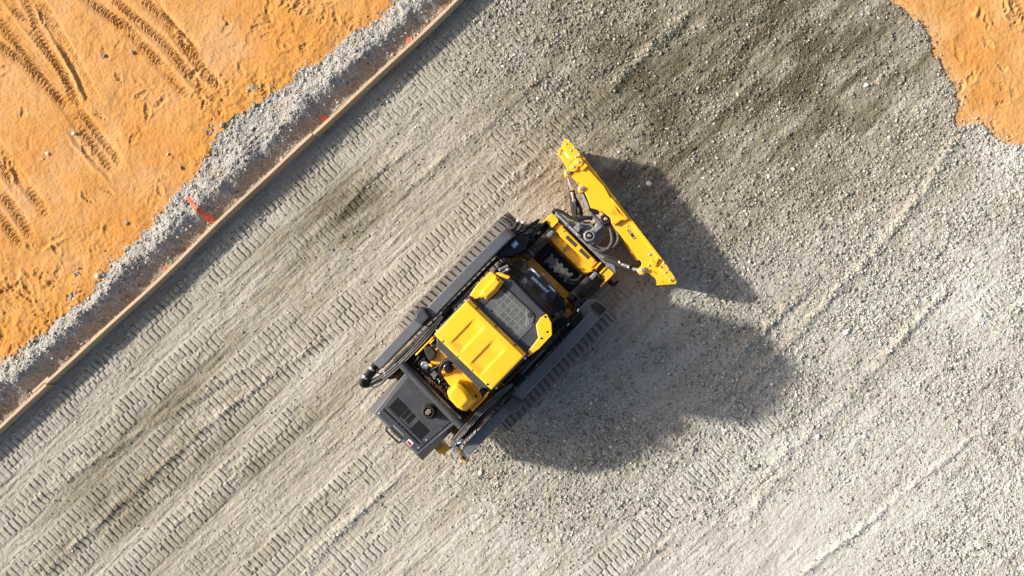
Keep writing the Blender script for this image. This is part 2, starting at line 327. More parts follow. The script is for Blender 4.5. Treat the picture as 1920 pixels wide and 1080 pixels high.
def split(mask_name, cell, mat, z_off=0.0, thick=0):
    """the quads of the height field under one mask, as a mesh of their own"""
    idx = (np.arange(GX.size).reshape(GX.shape)); r, c = np.nonzero(cell)
    q = np.stack([idx[r, c], idx[r, c + 1], idx[r + 1, c + 1], idx[r + 1, c]], 1); used, inv = np.unique(q.ravel(), return_inverse=True)
    me = bpy.data.meshes.new(mask_name); me.vertices.add(len(used)); me.loops.add(q.size); me.polygons.add(len(q))
    co = np.stack([GX.ravel()[used], GY.ravel()[used], H.ravel()[used] + z_off], 1).astype(np.float32)
    me.vertices.foreach_set('co', co.ravel()); me.loops.foreach_set('vertex_index', inv.astype(np.int32).ravel())
    me.polygons.foreach_set('loop_start', np.arange(0, q.size, 4, dtype=np.int32)); me.polygons.foreach_set('use_smooth', np.ones(len(q), bool))
    me.update(calc_edges=True)
    for nm, arr in (('tone', tone), ('coarse', coarse), ('soil', soil), ('dust', dust), ('pale', pale)):
        a = me.attributes.new(nm, 'FLOAT', 'POINT'); a.data.foreach_set('value', arr.ravel()[used].astype(np.float32))
    me.materials.append(mat); o = bpy.data.objects.new(mask_name, me); COL.objects.link(o); return o
# ---- materials of the ground
m = N('gravel_fines'); co = m.coord()
tn = m.attr('tone'); sp = m.noise(55, 4, .7, co); sp2 = m.noise(17, 5, .65, co)
t2 = m.math('ADD', tn, m.math('MULTIPLY', m.math('SUBTRACT', sp2, .5), .35))
base = m.ramp(t2, [(.0, (.095, .078, .048)), (.35, (.205, .180, .130)), (.65, (.340, .308, .254)), (1.0, (.50, .480, .435))])
vor = m.n('ShaderNodeTexVoronoi', i_Scale=62.0, i_Randomness=1.0); m.l(co, vor.inputs['Vector'])
peb = m.ramp(m.n('ShaderNodeSeparateColor').outputs[0], [(0, (0, 0, 0)), (1, (1, 1, 1))]) if False else vor.outputs['Color']
bw = m.n('ShaderNodeRGBToBW'); m.l(peb, bw.inputs[0])
gg = m.ramp(bw.outputs[0], [(.1, (.62, .62, .63)), (.5, (1, 1, 1)), (.92, (1.25, 1.24, 1.2)), (1., (1.7, 1.7, 1.68))])
cs = m.attr('coarse')
col = m.mix(m.math('ADD', m.math('MULTIPLY', cs, .75, True), .12, True), base, m.mix(1.0, base, gg, 'MULTIPLY'))
col = m.mix(m.math('MULTIPLY', m.attr('soil'), .85), col, (.19, .105, .050))
col = m.mix(.55, col, m.mix(1.0, col, m.ramp(sp, [(.25, (.62, .62, .62)), (.75, (1.3, 1.3, 1.3))]), 'MULTIPLY'))
b1 = m.bump(vor.outputs['Distance'], .35, .012); b2 = m.bump(m.noise(120, 3, .7, co), .35, .006, b1)
GRAVEL = m.out(col, .93, b2); m.b.inputs['Specular IOR Level'].default_value = .25
m = N('orange_dirt'); co = m.coord()
a = m.noise(.9, 5, .6, co); b = m.noise(7, 6, .65, co); c = m.noise(60, 4, .7, co)
col = m.ramp(m.math('ADD', m.math('MULTIPLY', a, .6), m.math('MULTIPLY', b, .4)), [(.34, (.46, .20, .048)), (.5, (.47, .235, .082)), (.64, (.47, .275, .135))])
col = m.mix(m.math('MULTIPLY', m.attr('dust'), .75), col, (.49, .205, .030))
col = m.mix(m.math('MULTIPLY', m.attr('pale'), .85, True), col, (.56, .325, .14))
col = m.mix(.6, col, m.mix(1.0, col, m.ramp(c, [(.25, (.72, .72, .72)), (.75, (1.2, 1.2, 1.2))]), 'MULTIPLY'))
DIRT = m.out(col, .95, m.bump(m.noise(45, 6, .72, co), .3, .010)); m.b.inputs['Specular IOR Level'].default_value = .2
m = N('berm_gravel'); co = m.coord()
vor = m.n('ShaderNodeTexVoronoi', i_Scale=48.0); m.l(co, vor.inputs['Vector']); bw = m.n('ShaderNodeRGBToBW'); m.l(vor.outputs['Color'], bw.inputs[0])
col = m.ramp(bw.outputs[0], [(.1, (.135, .133, .130)), (.5, (.28, .277, .27)), (.9, (.40, .398, .39)), (1., (.55, .55, .55))])
col = m.mix(m.noise(6, 5, .65, co), col, (.30, .28, .25))
col = m.mix(m.math('MULTIPLY', m.attr('soil'), .8, True), col, m.mix(m.noise(9, 4, .6, co), (.13, .075, .04), (.36, .17, .06)))
BERM = m.out(col, .93, m.bump(vor.outputs['Distance'], .6, .015)); m.b.inputs['Specular IOR Level'].default_value = .25
RED = paint('red_marking_paint', (.92, .075, .02), .7, vary=.2, dust=.3, dustc=(.25, .22, .19), scale=14, bump=.6)
cc = lambda A: A[:-1, :-1] & True
cell_dirt = dirt[:-1, :-1]; cell_berm = berm[:-1, :-1]; cell_pad = pad[:-1, :-1]
# sprayed survey marks
marks = [([(352, 374), (372, 392), (388, 408), (398, 420)], 4.6, 'long red spray paint stripe running over the gravel berm down to the boards'),
         ([(762, 71), (770, 80)], 4.5, 'small red paint dab beside the board near the top edge of the photo'),
         ([(601, 217), (609, 223)], 4.5, 'red paint dab against the board, between the long stripe and the top edge'),
         ([(303, 503), (308, 508)], 3.6, 'faint red paint dab beside the board, downhill of the long stripe')]
taken = np.zeros(cell_berm.shape, bool)
for pts, wd, lab in marks:
    gp = [(NX + (x - NX) * .99, NY + (y - NY) * .99) for x, y in pts]
    d = seg_dist(PX + 4 * fbm(PX / 7, PY / 7, 211, 2), PY + 4 * fbm(PX / 7, PY / 7, 217, 2), gp)[0]
    c_ = (d < wd)[:-1, :-1] & cell_berm & ~taken & (fbm(PX / 5, PY / 5, 223, 2) > -.65)[:-1, :-1]; taken |= c_
    tag(split('paint_mark', c_, RED), lab, 'paint mark', 'red survey paint marks')
tag(split('dirt_ground', cell_dirt, DIRT), kind='structure')
tag(split('gravel_berm', cell_berm & ~taken, BERM), kind='structure')
tag(split('gravel_pad', cell_pad, GRAVEL), kind='structure')
# ---- loose gravel: far too many to count, one mesh of small faceted stones
dens = np.where(pad, .09 + 1.0 * np.clip(coarse, 0, 1.2) ** 1.3, 0) + np.where(berm, .85 - .35 * t_out, 0) + np.where(left_dirt, .5 * sstep(26, 0, edge - V) ** 2 + .0012, 0) + np.where(right_dirt, .5 * np.exp(-(seg_dist(PX, PY, right_poly[:12])[0] / 11) ** 2) + .0015, 0)
dens = dens * (FAR < .0) * (1 - .7 * (1 - keep))
core_y = (YS > -4.05) & (YS < 5.0); core_x = (XS > -8.25) & (XS < 7.35)
NST = 230000
oc = np.array([(1, 0, 0), (-1, 0, 0), (0, 1, 0), (0, -1, 0), (0, 0, 1), (0, 0, -1)], np.float32)
of = np.array([(0, 2, 4), (2, 1, 4), (1, 3, 4), (3, 0, 4), (2, 0, 5), (1, 2, 5), (3, 1, 5), (0, 3, 5)], np.int32)
pflat = np.where(core_y[:, None] & core_x[None, :], dens, 0).ravel(); pflat = pflat / pflat.sum()
pick = rng.choice(pflat.size, NST, p=pflat)
sx = GX.ravel()[pick] + rng.uniform(-.5, .5, NST) * STEP; sy = GY.ravel()[pick] + rng.uniform(-.5, .5, NST) * STEP; szz = H.ravel()[pick]
rad = .0044 * np.exp(rng.exponential(.42, NST)); rad = np.minimum(rad, .026) * (.62 + .5 * np.clip(np.where(berm, .8, coarse).ravel()[pick], 0, 1))
ux = oc[None] * (1 + .35 * rng.uniform(-1, 1, (NST, 6, 1))) + rng.uniform(-.28, .28, (NST, 6, 3))
ux = ux * np.stack([rng.uniform(.8, 1.5, NST), rng.uniform(.7, 1.1, NST), rng.uniform(.4, .75, NST)], 1)[:, None, :]
an = rng.uniform(0, 2 * np.pi, NST); tl = rng.normal(0, .5, NST)
ca, sa = np.cos(an)[:, None], np.sin(an)[:, None]; ct, st_ = np.cos(tl)[:, None], np.sin(tl)[:, None]
x_, y_, z_ = ux[..., 0], ux[..., 1], ux[..., 2]
y2, z2 = y_ * ct - z_ * st_, y_ * st_ + z_ * ct; x3, y3 = x_ * ca - y2 * sa, x_ * sa + y2 * ca
V3 = np.stack([x3 * rad[:, None] + sx[:, None], y3 * rad[:, None] + sy[:, None], z2 * rad[:, None] + szz[:, None] + .16 * rad[:, None]], 2).reshape(-1, 3)
F3 = (of[None] + (np.arange(NST) * 6)[:, None, None]).reshape(-1, 3)
me = bpy.data.meshes.new('loose_gravel'); me.vertices.add(len(V3)); me.loops.add(F3.size); me.polygons.add(len(F3))
me.vertices.foreach_set('co', V3.astype(np.float32).ravel()); me.loops.foreach_set('vertex_index', F3.astype(np.int32).ravel()); me.polygons.foreach_set('loop_start', np.arange(0, F3.size, 3, dtype=np.int32)); me.update(calc_edges=True)
st_tone = np.clip(rng.beta(1.5, 2.0, NST) + .3 * (rng.random(NST) >.955), 0, 1.2); tn_ = np.clip(tone.ravel()[pick], 0, 1.1)
a = me.attributes.new('shade', 'FLOAT', 'POINT'); a.data.foreach_set('value', np.repeat(st_tone, 6).astype(np.float32))
a = me.attributes.new('tone', 'FLOAT', 'POINT'); a.data.foreach_set('value', np.repeat(tn_, 6).astype(np.float32))
m = N('crushed_stone'); co = m.coord()
col = m.ramp(m.attr('shade'), [(.0, (.12, .112, .10)), (.4, (.29, .275, .24)), (.75, (.44, .43, .395)), (1., (.74, .735, .72))])
tt = m.ramp(m.attr('tone'), [(.0, (.42, .38, .30)), (.5, (.88, .84, .74)), (1., (1.28, 1.27, 1.24))])
col = m.mix(1.0, col, tt, 'MULTIPLY')
STONE = m.out(m.mix(.5, col, m.mix(1.0, col, m.ramp(m.noise(140, 3, .6, co), [(.3, (.7, .7, .7)), (.7, (1.2, 1.2, 1.2))]), 'MULTIPLY')), .85)
m.b.inputs['Specular IOR Level'].default_value = .35
me.materials.append(STONE); lg = bpy.data.objects.new('loose_gravel', me); COL.objects.link(lg); tag(lg, kind='stuff', label='loose grey crushed stone strewn over the pad and the berm')
def ground_z(px, py):
    x = (px - NX) / PXM; y = (NY - py) / PXM
    return x, y, float(H[min(np.searchsorted(YS, y), len(YS) - 1), min(np.searchsorted(XS, x), len(XS) - 1)])
# ---- single stones that stand out
def stone_mat(name, c):
    m = N(name); co = m.coord(); return m.out(m.mix(m.noise(60, 5, .6, co), tuple(v * .7 for v in c), tuple(min(1, v * 1.25) for v in c)), .8, m.bump(m.noise(90, 4, .6, co), .5, .004))
WST = stone_mat('white_stone', (.72, .71, .69)); GST = stone_mat('grey_stone', (.17, .155, .15)); TST = stone_mat('tan_stone', (.42, .36, .28))
def stone(px, py, r, mat, label, seed):
    x, y, z = ground_z(px, py); bm = bmesh.new(); bmesh.ops.create_icosphere(bm, subdivisions=2, radius=1); rr = random.Random(seed)
    ph = [rr.uniform(0, 6.3) for _ in range(6)]; e = (rr.uniform(.85, 1.3), rr.uniform(.7, 1), rr.uniform(.55, .8)); a = rr.uniform(0, 3.1)
    for v in bm.verts:
        k = 1 + .13 * math.sin(v.co.x * 2.6 + ph[0]) + .12 * math.sin(v.co.y * 3 + ph[1]) + .1 * math.sin(v.co.z * 3.4 + ph[2]) + rr.uniform(-.05, .05)
        p = v.co * k; p = Vector((p.x * e[0], p.y * e[1], p.z * e[2])) * r; v.co = (p.x * math.cos(a) - p.y * math.sin(a), p.x * math.sin(a) + p.y * math.cos(a), p.z)
    me = bpy.data.meshes.new('stone'); bm.to_mesh(me); bm.free(); me.materials.append(mat)
    o = bpy.data.objects.new('stone', me); COL.objects.link(o); o.location = (x, y, z + r * .35); tag(o, label, 'stone', 'single stones lying on the site')
for k, (px, py, r, mt, lab) in enumerate([
    (253, 101, .030, GST, 'dark grey round stone alone on the orange dirt, right of a smaller one'),
    (201, 108, .026, GST, 'small two tone grey stone on the orange dirt between the two tyre tracks'),
    (144, 252, .030, WST, 'white stone on orange dirt below the tyre tracks, upper of the white ones'),
    (95, 290, .026, WST, 'white pebble on the orange dirt at the lower left of the tyre tracks'),
    (85, 300, .018, WST, 'tiny white chip right beside the white pebble on the dirt'),
    (421, 237, .034, TST, 'tan clod shaped stone on the dirt at the upper edge of the berm'),
    (343, 316, .024, GST, 'grey stone on the dirt just before the gravel berm'),
    (319, 291, .022, WST, 'pale pebble on dirt near the berm, above a dark grey stone'),
    (188, 518, .036, WST, 'large pale stone on the corner of the berm edge'),
    (1623, 160, .036, WST, 'bright white stone in the dark gravel at the upper right'),
    (1666, 258, .026, WST, 'white stone in gravel left of the orange dirt tongue'),
    (1532, 818, .036, WST, 'white angular stone on the gravel just outside the cab shadow'),
    (1620, 818, .030, WST, 'pale stone on the bright gravel, right of a larger white one'),
    (1586, 622, .036, WST, 'long pale stone on the bright gravel right of the cab shadow'),
    (901, 885, .036, WST, 'white stone on the gravel just below the rear of the loader'),
    (1216, 345, .040, WST, 'white standing stone in the shadow ahead of the blade'),
    (1080, 877, .030, WST, 'white stone at the lower edge of the machine shadow'),
    (1835, 590, .034, WST, 'white stone beside the small patch of tread prints at the right'),
    (1915, 1065, .034, WST, 'white stone in the bottom right corner')]): stone(px, py, r, mt, lab, k + 3)
# ---- form boards
m = N('form_lumber'); co = m.coord('Object'); mp = m.mapping(co, (1.2, 26, 26))
g1 = m.noise(3, 7, .65, mp, .3); g2 = m.noise(14, 4, .6, mp); st = m.noise(1.1, 4, .6, co)
col = m.ramp(g1, [(.25, (.30, .195, .105)), (.5, (.50, .36, .22)), (.75, (.63, .48, .32))]); col = m.mix(.35, col, m.ramp(g2, [(.3, (.28, .19, .11)), (.7, (.68, .53, .37))]))
col = m.mix(m.ramp(st, [(.5, (0, 0, 0)), (.75, (.45, .45, .45))]), col, (.24, .17, .11))
LUMBER = m.out(col, .8, m.bump(g2, .3, .003))
def uv_world(u, v):                                            # photo scale u, v on the ground -> metres
    px = TX * u + VX * v; py = TY * u + VY * v; return (px - NX) / PXM, (NY - py) / PXM
ang = math.atan2(-TY, TX)
def board(u0, u1, v0, h, label, seed, th=.042, name='form_board', sag=.012):
    rr = random.Random(seed); x, y = uv_world((u0 + u1) / 2, v0); L = (u1 - u0) / PXM; mb = MB(); rings = []; n = max(2, int(L / .25)); p1, p2 = rr.uniform(0, 6), rr.uniform(0, 6)
    for k in range(n + 1):
        s = -L / 2 + L * k / n; b = sag * (math.sin(s * 1.3 + p1) + .5 * math.sin(s * 3.1 + p2)); tw = .03 * math.sin(s * .9 + p2); zt = h + .004 * math.sin(s * 1.1 + p1)
        rings.append([(s, b - th / 2, -.04), (s, b + th / 2, -.04), (s, b + th / 2 + tw * .1, zt), (s, b - th / 2 + tw * .1, zt)])
    mb.loft(rings); o = mb.build(name, LUMBER, None, .004); o.location = (x, y, 0); o.rotation_euler = (0, 0, ang); return tag(o, label, 'board', 'wooden form boards along the pad' if name == 'form_board' else None)
board(-1300, -416, 594.6, .215, 'pale form board at the lower left, beyond the spliced joint', 1)
board(-414, 258, 593.8, .222, 'middle form board, the one the long red paint stripe reaches', 2)
board(260, 1250, 593.6, .215, 'form board at the upper right, running out of the top of the photo', 3)
board(-445, -405, 588.6, .19, 'short wooden splice block nailed behind the board joint', 4, .035, 'splice_block', .001)
# ------------------------------------------------------------------ compact track loader (local x forward, y left, z up, metres)
YEL = paint('yellow_paint', (.86, .42, .006), .38, 0, .07, .17, (.50, .36, .14), 3, .04, .25)
DGR = paint('dark_grey_paint', (.037, .040, .047), .5, 0, .12, .14, (.20, .18, .15), 4, .06, 0, .3)
ARM = paint('arm_grey_paint', (.105, .112, .126), .42, 0, .10, .12, (.22, .20, .17), 3, .05, 0, .35)
BLK = paint('black_paint', (.010, .010, .012), .45, 0, .2, .08, (.10, .085, .065), 6, .06, 0, .25)
BLKD = paint('dusty_black', (.020, .018, .017), .65, 0, .3, .40, (.13, .10, .07), 9, .15, 0, .25)
RUB = paint('track_rubber', (.16, .145, .13), .82, 0, .25, .8, (.27, .235, .195), 7, .4)
HOSE = paint('hose_rubber', (.013, .013, .014), .5, 0, .2, .15, (.12, .10, .08), 12, .1, 0, .3)
GHOSE = paint('grey_hose', (.06, .06, .06), .6, 0, .2, .35, (.22, .19, .15), 10, .15)
STL = paint('bright_steel', (.62, .62, .63), .28, .85, .1, .12, scale=10)
CST = paint('cast_grey_steel', (.23, .23, .23), .5, .3, .2, .35, (.30, .26, .20), 9, .2)
GRY = paint('grey_paint', (.16, .165, .175), .5, 0, .15, .35, (.30, .26, .20), 7, .1)
WHT = paint('white_decal', (.86, .86, .87), .5, vary=.1, dust=.1, scale=30)
LAV = paint('pale_violet_decal', (.50, .50, .72), .5, vary=.25, dust=.1, scale=40)
ORL = paint('orange_lettering', (.75, .42, .12), .5, vary=.1, dust=.1, scale=30)
BLU = paint('blue_decal', (.16, .32, .66), .5, vary=.15, dust=.25, scale=20)
REDD = paint('red_decal', (.5, .08, .07), .5, vary=.1, dust=.1, scale=30)
AMB = paint('amber_lens', (.72, .30, .07), .3, vary=.1, dust=.25, scale=20)
MUD = paint('caked_sand', (.42, .27, .13), .95, vary=.3, dust=.3, dustc=(.2, .14, .08), scale=40, bump=.6)
GLS = paint('smoked_glass', (.012, .013, .014), .22, 0, .2, .0, (.12, .11, .09), 5, .02, .2, .25)
WIN = paint('dusty_polycarbonate', (.075, .078, .074), .35, 0, .2, .6, (.15, .148, .135), 3, .03, .3)
GRID = paint('dusty_grid', (.165, .167, .157), .6, vary=.15, dust=.5, dustc=(.16, .16, .15), scale=6)
CHY = paint('shaded_dirty_yellow_paint', (.58, .26, .008), .5, 0, .25, .55, (.16, .10, .05), 4, .08)  # dirty yellow, shade of the recess and coupler slope also painted into its colour
root = empty('compact_track_loader', (-.259, .250, 0), R(46))
tag(root, 'yellow and dark grey compact track loader with an angled dozer blade on gravel', 'track loader')
SPLIT = set('screen_frame foot_well_cover work_light hose_clamp tail_plate rear_fitting coupler_tip hydraulic_pipe arm_hose pipe_fitting cylinder_port wing_hinge wear_pad tower_plate side_step front_bracket pump_block slot hose_end mount_ear gusset mirror_bracket pin fitting muddy_fitting gland_ring wiper_smear pull_strap left_bracket coupler_cheek frame_block angle_cylinder pivot_ear'.split())
def P(mb, name, mat, par=root, bevel=.006, ang=35, label=None):
    if name in SPLIT and len(mb.parts) > 1:                    # every loose piece is an object of its own
        for v0, f0, v1, f1 in mb.parts:
            q = MB(); q.add(mb.v[v0:v1], [tuple(i - v0 for i in f) for f in mb.f[f0:f1]]); o = q.build(name, mat, par, bevel, True, ang)
        return o
    o = mb.build(name, mat, par, bevel, True, ang); return tag(o, label) if label else o
# ---- rubber tracks
def track_path():
    circ = [(-1.155, .405, .325), (.40, .385, .305), (.20, .24, .195), (-.98, .26, .215)]
    pts = []
    for cx, cz, r in circ: pts += [(cx + r * math.cos(a), cz + r * math.sin(a)) for a in np.linspace(0, 2 * math.pi, 80, endpoint=False)]
    pts = sorted(set((round(x, 5), round(z, 5)) for x, z in pts))
    def half(ps):
        h = []
        for p in ps:
            while len(h) > 1 and (h[-1][0] - h[-2][0]) * (p[1] - h[-2][1]) - (h[-1][1] - h[-2][1]) * (p[0] - h[-2][0]) <= 0: h.pop()
            h.append(p)
        return h
    lo = half(pts); up = half(pts[::-1]); return lo[:-1] + up[:-1]
TP = np.array(track_path()); TPc = np.vstack([TP, TP[:1]]); SL = np.concatenate([[0], np.cumsum(np.hypot(*np.diff(TPc, axis=0).T))]); TL = SL[-1]
def tp(s):
    s = s % TL; return np.array([np.interp(s, SL, TPc[:, 0]), np.interp(s, SL, TPc[:, 1])])
def tframe(s):
    p = tp(s); t = tp(s + .012) - tp(s - .012); t = t / np.hypot(*t); return p, t, np.array([t[1], -t[0]])
def make_track(sg):
    mb = MB(); n = 150; rings = []
    for k in range(n):
        p, t, nn = tframe(TL * k / n); o_ = p + nn * .0; i_ = p - nn * .03
        rings.append([(o_[0], sg * .585, o_[1]), (o_[0], sg * 1.042, o_[1]), (i_[0], sg * 1.042, i_[1]), (i_[0], sg * .585, i_[1])])
    for k in range(n):
        a = rings[k]; b = rings[(k + 1) % n]; mb.add(a + b, [(i, (i + 1) % 4, 4 + (i + 1) % 4, 4 + i) for i in range(4)])
    for ya, yb in ((1.022, 1.050), (.585, .61)):
        rr_ = []
        for k in range(n):
            p, t, nn = tframe(TL * k / n); q = p + nn * (.010 if ya > .9 else .015); rr_.append([(q[0], sg * ya, q[1]), (q[0], sg * yb, q[1]), (p[0] - nn[0] * .01, sg * yb, p[1] - nn[1] * .01), (p[0] - nn[0] * .01, sg * ya, p[1] - nn[1] * .01)])
        for k in range(n):
            a = rr_[k]; b = rr_[(k + 1) % n]; mb.add(a + b, [(i, (i + 1) % 4, 4 + (i + 1) % 4, 4 + i) for i in range(4)])
    nl = round(TL / .0945)
    for k in range(nl):
        s0 = TL * k / nl + .02
        prof = [(.590, .0), (.70, .012), (.72, -.012), (.80, -.002), (.88, .012), (.90, -.012), (1.052, .006)]
        lo, hi = [], []
        ring = lambda ofs, h, shr: [(y, sft, ofs, h) for y, sft in prof]
        def pt(y, a, h):
            p, t, nn = tframe(s0 + a); q = p + nn * h; return (q[0], sg * y, q[1])
        for side_, hh, wd in ((0, -.004, .031), (1, .027, .026)):
            row = [pt(y, sf - wd, hh) for y, sf in prof] + [pt(y, sf + wd, hh) for y, sf in prof[::-1]]
            (lo if side_ == 0 else hi).extend(row)
        m_ = len(lo); np_ = len(prof); vs_ = lo + hi; fs = [(i, (i + 1) % m_, m_ + (i + 1) % m_, m_ + i) for i in range(m_)]
        for i in range(np_ - 1): fs.append((m_ + i, m_ + i + 1, m_ + m_ - 2 - i, m_ + m_ - 1 - i))
        mb.add(vs_, fs)
    t = P(mb, 'track', RUB, root, 0, 30, ('left' if sg > 0 else 'right shaded') + ' dusty rubber track')
    fr = MB(); fr.box(-1.0, .28, sg * .70, sg * .90, .22, .46) if sg > 0 else fr.box(-1.0, .28, -.90, -.70, .22, .46)
    P(fr, 'track_frame', BLK, t, .02)
    sp = MB()
    sp.cyl((-1.155, sg * .69, .405), (-1.155, sg * .91, .405), .25, 28); P(sp, 'drive_sprocket', CST, t, .01)
    sp = MB(); sp.cyl((.40, sg * .69, .375), (.40, sg * .91, .375), .24, 28); P(sp, 'idler_wheel', CST, t, .01)
    for x in (-.78, -.5, -.22, .06):
        rb = MB(); rb.cyl((x, sg * .68, .155), (x, sg * .92, .155), .11, 20); P(rb, 'track_roller', CST, t, .008)
make_track(1); make_track(-1)
# ---- chassis
mb = MB(); mb.side([(-1.95, .55), (-1.6, .30), (.38, .26), (.50, .36), (.50, .50), (.30, .62), (-1.0, .80), (-1.0, .95), (-1.95, .95)], -.56, .56)
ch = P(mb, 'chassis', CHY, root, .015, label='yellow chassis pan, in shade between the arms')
mb = MB()
for sg in (1, -1): mb.side([(-2.0, .78), (-1.05, .62), (-1.0, 1.30), (-1.25, 1.40), (-1.95, 1.36)], sg * .555, sg * .60)
P(mb, 'tower_plate', BLKD, ch, .006)
mb = MB(); mb.side([(-2.27, .62), (-2.15, .62), (-2.15, .92), (-2.27, .92)], -.60, .50); P(mb, 'rear_bumper', YEL, ch, .01)
mb = MB()
mb.box(-1.0, .22, .50, .565, .72, .92); mb.box(-1.0, .22, -.565, -.50, .72, .92)
P(mb, 'side_step', BLK, ch, .01)
mb = MB(); mb.prism([(.30, .565), (.50, .565), (.50, .60), (.30, .60)], .60, .74); mb.prism([(.28, .40), (.55, .40), (.55, .43), (.28, .43)], .5, .70); mb.prism([(.28, -.43), (.55, -.43), (.55, -.40), (.28, -.40)], .5, .70)
mb.box(.20, .235, .30, .56, .62, .80); mb.box(.18, .33, -.56, -.47, .62, .77)
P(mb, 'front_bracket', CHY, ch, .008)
# ---- rear hood
mb = MB()
def rect(x0, x1, y, z, yf=None): yf = yf or y; return [(x0, -y, z), (x1, -yf, z), (x1, yf, z), (x0, y, z)]
mb.loft([rect(-2.40, -1.66, .49, .62), rect(-2.435, -1.64, .485, 1.18, .50), rect(-2.385, -1.64, .385, 1.385, .47)])
hood = P(mb, 'engine_hood', paint('hood_shell_paint', (.085, .088, .092), .5, 0, .12, .25, (.20, .18, .15), 4, .06, 0, .3), root, .012, 25)
mb = MB(); mb.loft([rect(-2.365, -1.67, .355, 1.38, .415), rect(-2.355, -1.68, .345, 1.398, .405)]); P(mb, 'hood_panel', DGR, hood, .004)
mb = MB()
mb.loft([[(-2.24, .352, 1.39), (-2.24, -.342, 1.39), (-2.20, -.345, 1.39), (-2.20, .355, 1.39)], [(-2.225, .345, 1.405), (-2.225, -.338, 1.405), (-2.21, -.34, 1.405), (-2.21, .348, 1.405)]])
P(mb, 'hood_ridge', DGR, hood, .003)
VENT = paint('vent_mesh', (.010, .010, .011), .85, vary=.5, dust=.03, scale=220, bump=.8, spec=.08)
for x0, x1, y0, y1 in [(-2.195, -2.025, .118, .305), (-2.175, -2.035, .050, .110), (-2.175, -2.035, -.028, .034), (-2.205, -2.045, -.284, -.088),
                       (-2.272, -2.245, .10, .33), (-2.272, -2.245, .040, .085), (-2.272, -2.245, -.022, .026), (-2.272, -2.245, -.31, -.035)]:
    mb = MB(); mb.box(x0, x1, y0, y1, 1.39, 1.4005); v_ = P(mb, 'vent', VENT, hood, 0)
    fr = MB()
    for a in np.arange(x0 + .008, x1 - .004, .0135): fr.box(a, a + .004, y0 + .003, y1 - .003, 1.40, 1.4035)
    P(fr, 'louvre', BLK, v_, 0) if False else None
mb = MB(); mb.tube(curve_pts([(-2.40, .145, 1.25), (-2.455, .135, 1.26), (-2.465, .10, 1.26), (-2.465, -.07, 1.26), (-2.455, -.105, 1.26), (-2.40, -.115, 1.25)], 5), .012, 8)
P(mb, 'handle', BLK, hood, 0)
mb = MB(); mb.prism([(-2.383, .12), (-2.345, .10), (-2.345, -.08), (-2.383, -.10)], 1.36, 1.3995); P(mb, 'latch_recess', BLKD, hood, .004)
mb = MB(); mb.prism([(-2.40, .11), (-2.40, -.085), (-2.455, -.06), (-2.455, .085)], 1.10, 1.13); P(mb, 'handle_plate', DGR, hood, .004)
mb = MB(); mb.box(-2.33, -2.31, -.09, .10, 1.39, 1.4015); P(mb, 'latch_bar', GRY, hood, .002)
mb = MB(); mb.box(-2.365, -2.305, -.245, -.165, 1.39, 1.4012); dc = P(mb, 'warning_decal', WHT, hood, 0)
mb = MB(); mb.box(-2.362, -2.325, -.240, -.17, 1.395, 1.4026); P(mb, 'red_border', REDD, hood, 0)
mb = MB(); mb.box(-2.345, -2.333, -.232, -.178, 1.395, 1.4036); P(mb, 'decal_print', BLK, hood, 0)
def bolt(x, y, z, r, par, mat, h=.007, name='bolt'):
    b = MB(); b.lathe((x, y), [(r * 1.25, z - .004), (r * 1.25, z + h * .25), (r, z + h * .3), (r, z + h * .8), (r * .7, z + h)], 10); return P(b, name, mat, par, 0, 50)
for x, y in [(-2.215, .335), (-2.335, .335), (-2.30, -.335), (-2.16, -.335)]: bolt(x, y, 1.398, .010, hood, STL)
mb = MB(); c = (-1.865, -.105)
mb.lathe(c, [(.095, 1.30), (.105, 1.405), (.092, 1.418), (.080, 1.41), (.075, 1.47), (.083, 1.485), (.083, 1.53), (.070, 1.545), (.058, 1.545), (.056, 1.50), (.001, 1.49)], 32)
ex = P(mb, 'exhaust_stack', BLKD, hood, 0, 40)
mb = MB(); mb.box(c[0] - .036, c[0] + .036, c[1] - .030, c[1] + .030, 1.49, 1.535); mb.box(c[0] - .05, c[0] + .05, c[1] - .006, c[1] + .006, 1.50, 1.54); P(mb, 'dusty_exhaust_core', paint('dusty_core', (.17, .135, .09), .8, vary=.3, dust=.5, scale=40), hood, .006)
# torque tube linking the arms
mb = MB(); mb.tube([(-1.66, .56, 1.56), (-1.70, -.54, 1.56)], .052, 20); P(mb, 'cross_tube', DGR, root, .004)
# ---- engine bay
mb = MB(); mb.box(-1.66, -1.10, -.50, .52, .95, 1.24); bay = P(mb, 'engine_bay', BLKD, root, .01)
random.seed(3)
mb = MB()
for k in range(60):
    x = random.uniform(-1.63, -1.40); y = random.uniform(-.42, .48); s_ = random.uniform(.012, .05); mb.box(x - s_ / 2, x + s_ / 2, y - s_, y + s_, 1.235, 1.24 + random.uniform(.01, .05))
P(mb, 'machinery', BLKD, bay, .004)
mb = MB()
for k in range(46):
    y = -.24 + .5 * random.random() ** 1.0; x = -1.605 + random.gauss(0, .008) + .03 * (y < .1) * random.random(); s_ = random.uniform(.008, .022); mb.lathe((x, y), [(s_, 1.25), (s_ * 1.1, 1.285), (s_ * .5, 1.30)], 6)
P(mb, 'caked_dirt', MUD, bay, 0, 60)
mb = MB()
for k in range(26):
    x = random.uniform(-1.56, -1.42); y = random.uniform(-.16, .18); s_ = random.uniform(.006, .014); mb.lathe((x, y), [(s_, 1.25), (s_, 1.30), (s_ * .4, 1.31)], 6)
P(mb, 'fitting', STL, bay, 0, 60)
